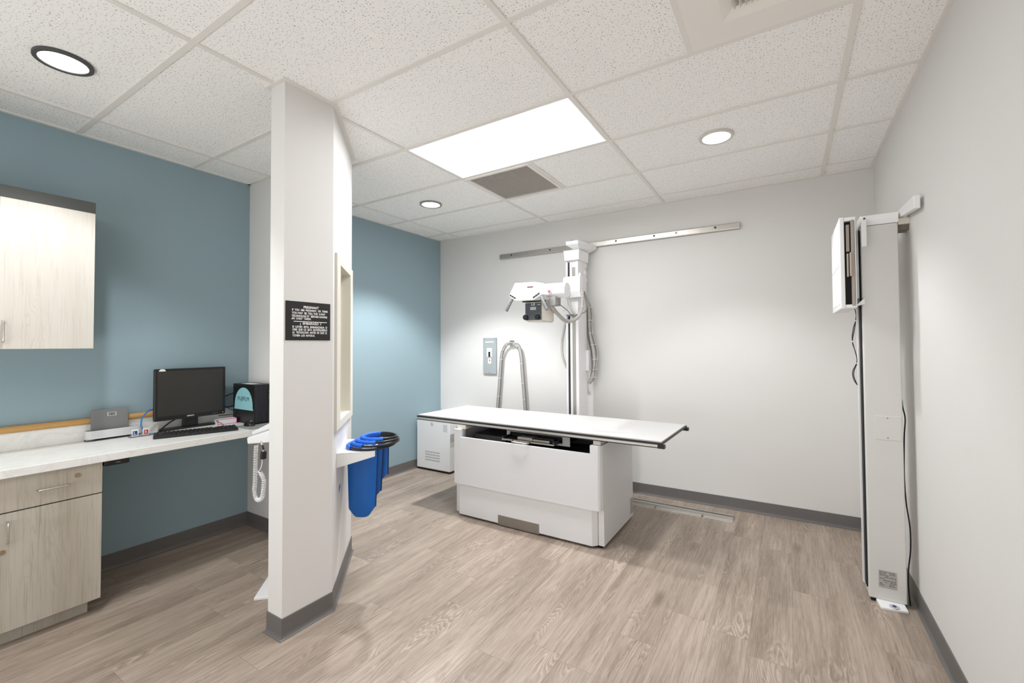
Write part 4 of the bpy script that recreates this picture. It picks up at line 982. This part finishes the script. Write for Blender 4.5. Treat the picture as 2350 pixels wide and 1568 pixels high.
# ------------------------------------------------------------------ wall stand on the right
t = thing('wall_bucky_stand', 'tall white upright detector stand beside the right wall', 'x-ray stand', (.44, 3.12, 0))
sx0, sx1, sy0, sy1 = .362, .524, 3.05, 3.172
M_STAND = mat('stand_white', (216, 215, 211), .38)
mb = MB(); mb.box(sx0, sx1, sy0, sy1, .018, 2.065); mb.build('column', M_STAND, t, bevel=.006, seg=3)
mb = MB(); mb.box(sx0-.002, sx1+.003, sy0-.004, sy1, 2.066, 2.122); mb.build('top_cap', M_WHITE, t, bevel=.003)
MB().box(sx0-.006, sx0-.0005, sy0+.028, sy1-.028, .06, 2.05).build('guide_slot', M_BLACKM, t)
MB().box(sx0-.014, sx0-.0005, sy1-.027, sy1, .05, 2.06).build('guide_strip', M_WHITE, t, bevel=.001)
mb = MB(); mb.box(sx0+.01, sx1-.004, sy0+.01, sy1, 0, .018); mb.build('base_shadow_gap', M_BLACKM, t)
mb = MB(); mb.hexa([(.402, 2.975, 0), (.518, 2.995, 0), (.512, 3.06, 0), (.392, 3.055, 0), (.402, 2.975, .012), (.518, 2.995, .012), (.512, 3.06, .0185), (.392, 3.055, .0185)]); mb.build('foot_plate', M_WHITE, t, bevel=.002)
m_ = MB(); m_.cyl((.462, 3.008, .012), (.462, 3.008, .0165), .022, 24); m_.build('foot_switch_disc', mat('pale_disc', (190, 192, 200), .4), t)
m_ = MB(); m_.cyl((.462, 3.008, .0165), (.462, 3.008, .019), .009, 20); m_.build('foot_switch_button', mat('navy_button', (50, 58, 110), .4), t)
MB().box(.404, .516, sy0-.0022, sy0, .886, 1.014).build('access_plate', M_STAND, t, bevel=.0008)
each('screw', M_GREY, t, [lambda b, z=z: b.cyl((.459, sy0-.0022, z), (.459, sy0-.004, z), .0035, 10) for z in (1.004, .897)])
dl = MB().box(.405, .482, sy0-.001, sy0, .085, .178).build('data_label', M_LABEL, t)
mb = MB(); rnd = random.Random(3)
for r in range(9):
    z = .170-.0088*r; x = .409
    while x < .474:
        w_ = rnd.uniform(.004, .014)
        if rnd.random() < .75: mb.box(x, min(.478, x+w_), sy0-.0014, sy0-.001, z-.0014, z+.0012)
        x += w_+.003
mb.build('printed_text', M_INK, dl)
# overhead arm and wall bracket
mb = MB(); mb.box(sx1+.003, XR, 3.06, 3.10, 2.055, 2.088); mb.build('wall_bracket', M_CREAM, t, bevel=.002)
mb = MB(); mb.box(sx1+.0035, XR, 3.085, 3.17, 2.028, 2.054); mb.build('bracket_shadow', mat('bracket_shadow_taupe', (120, 110, 100), .6), t)  # brown block in the colour of the shadow beneath the wall bracket
mb = MB(); mb.hexa([(.535, 3.12, 2.100), (.560, 3.12, 2.100), (.562, 2.77, 2.062), (.536, 2.77, 2.062), (.535, 3.12, 2.142), (.560, 3.12, 2.142), (.562, 2.77, 2.128), (.536, 2.77, 2.128)]); mb.build('overhead_arm', M_WHITE, t, bevel=.004)
# hanging lever at the near side
mb = MB(); mb.box(.357, .380, 2.975, 3.0, 1.938, 2.10); mb.build('side_lever', M_WHITE, t, bevel=.003)
mb = MB(); mb.box(.360, .380, 3.0005, 3.05, 2.07, 2.10); mb.build('lever_arm', M_WHITE, t)
m_ = MB(); m_.cyl((.371, 2.975, 2.090), (.371, 2.972, 2.090), .005, 14); m_.build('lever_bolt', M_INK, t)
# bucky / detector cabinet
px0, px1, py0, py1, pz0, pz1 = .257, .330, 2.95, 3.44, 1.602, 2.105
mb = MB(); mb.box(px0, px0+.022, py0, py1, pz0, pz1); fc = mb.build('detector_front', M_WHITE, t, bevel=.004)
mb = MB(); mb.box(px0-.0012, px0, py0+.03, py1-.03, pz0+.03, pz1-.03); mb.build('front_panel', mat('front_white', (240, 240, 238), .4), fc)
mb = MB(); mb.tube([(px0-.0016, py0+.03, 1.845), (px0-.0016, py1-.03, 1.845)], .0007, 6); mb.build('centre_line', M_GREY, fc)
mb = MB()
mb.box(px0+.0222, px1, py0+.002, py1, pz1-.022, pz1-.002); mb.box(px0+.0222, px1, py0+.002, py1, pz0+.003, pz0+.022); mb.box(px1-.006, px1, py0+.002, py1, pz0+.022, pz1-.022); mb.box(px0+.0222, px1-.006, py1-.02, py1, pz0+.022, pz1-.022)
mb.build('detector_case', M_WHITE, t, bevel=.002)
MB().box(px0+.0225, px1-.0065, py0+.03, py1-.021, pz0+.0225, pz1-.0225).build('case_interior', M_BLACKM, t)
TRM = mat('taupe_metal', (168, 158, 148), .4, .3)
mb = MB(); mb.box(px1-.022, px1-.0075, py0-.003, py0+.0295, pz0+.014, pz1-.018); mb.build('tray_rail', TRM, t, bevel=.002)
mb = MB(); mb.box(px0+.030, px0+.046, py0+.008, py0+.0295, 1.915, 2.065); mb.build('upper_clamp', TRM, t, bevel=.003)
mb = MB(); mb.box(px0+.031, px0+.040, py0-.004, py0+.0295, 1.775, 1.905); mb.box(px0+.043, px0+.056, py0-.012, py0+.010, 1.777, 1.908); mb.build('tray_handle', TRM, t, bevel=.004)
mb = MB(); mb.box(px0+.024, px1-.03, py1-.1, py1-.02, pz1-.0015, pz1+.02); mb.build('rear_handle', M_WHITE, t)
mb = MB(); mb.box(px1+.0005, sx0-.0145, 3.02, 3.20, 1.66, 2.04); mb.build('mounting_plate', mat('mount_grey', (186, 188, 188), .4), t)
mb = MB(); mb.hexa([(px1+.0005, 3.0, 1.616), (sx0+.006, 3.0, 1.628), (sx0+.006, 3.045, 1.628), (px1+.0005, 3.088, 1.616), (px1+.0005, 3.0, 1.621), (sx0+.006, 3.0, 1.66), (sx0+.006, 3.045, 1.66), (px1+.0005, 3.088, 1.624)]); mb.build('support_bracket', M_WHITE, t)
each('mount_bolt', M_GREY, t, [lambda b, z=z: b.cyl((px1+.012, 3.04, z), (px1+.012, 3.04, z-.035), .008, 12) for z in (2.02, 1.66)], smooth=True)
# hanging wires left of the stand
def wires(name, pts, label, r=.0022, w2=None):
    t = thing(name, label, 'cable', pts[-1])
    MB().tube(crom(pts, 6), r, 6).build('wire', M_BLACK, t, smooth=True)
    if w2: MB().tube(crom(w2, 6), r, 6).build('wire', M_BLACK, t, smooth=True)
    return t
Yw = 3.20
A_ = [at(1966, 706, Yw), at(1970, 722, Yw), at(1969.5, 736, Yw), at(1964, 752, Yw), at(1961, 778, Yw), at(1966, 800, Yw), at(1971.5, 820, Yw), at(1972, 834, Yw), at(1966, 850, Yw), at(1965, 864, Yw), at(1973, 884, Yw)]
B_ = [at(1966, 706, Yw+.01), at(1970, 722, Yw+.01), at(1969, 736, Yw), at(1967, 752, Yw), at(1961.5, 784, Yw), at(1967, 803, Yw), at(1971.5, 820, Yw), at(1971, 834, Yw), at(1962, 854, Yw), at(1965, 872, Yw), at(1973, 884, Yw)]
A_ = [p+Vector((-.011, 0, 0)) for p in A_]; B_ = [p+Vector((-.011, 0, 0)) for p in B_]
tw_ = wires('looped_wires', A_, 'thin black wires looping down the left side of the upright stand', w2=B_)
for q in ((1969.5, 736), (1961, 784), (1971.5, 834)):
    p = at(*q, Yw)+Vector((-.011, 0, 0)); MB().box(p.x-.004, p.x+.004, p.y-.006, p.y+.006, p.z-.003, p.z+.003).build('zip_tie', M_TIE, tw_)
wires('floor_cable', [(.533, 3.12, 1.10), (.533, 3.10, 1.06), (.540, 3.09, 1.0), (.534, 3.09, .9), (.530, 3.09, .7), (.535, 3.09, .55), (.548, 3.09, .42), (.548, 3.09, .3), (.536, 3.08, .2), (.534, 3.08, .1), (.540, 3.08, .006)], 'black cable running down between the upright stand and the right wall', .0035)
# tidy helper properties
for o in bpy.data.objects:
    if '_o' in o: del o['_o']
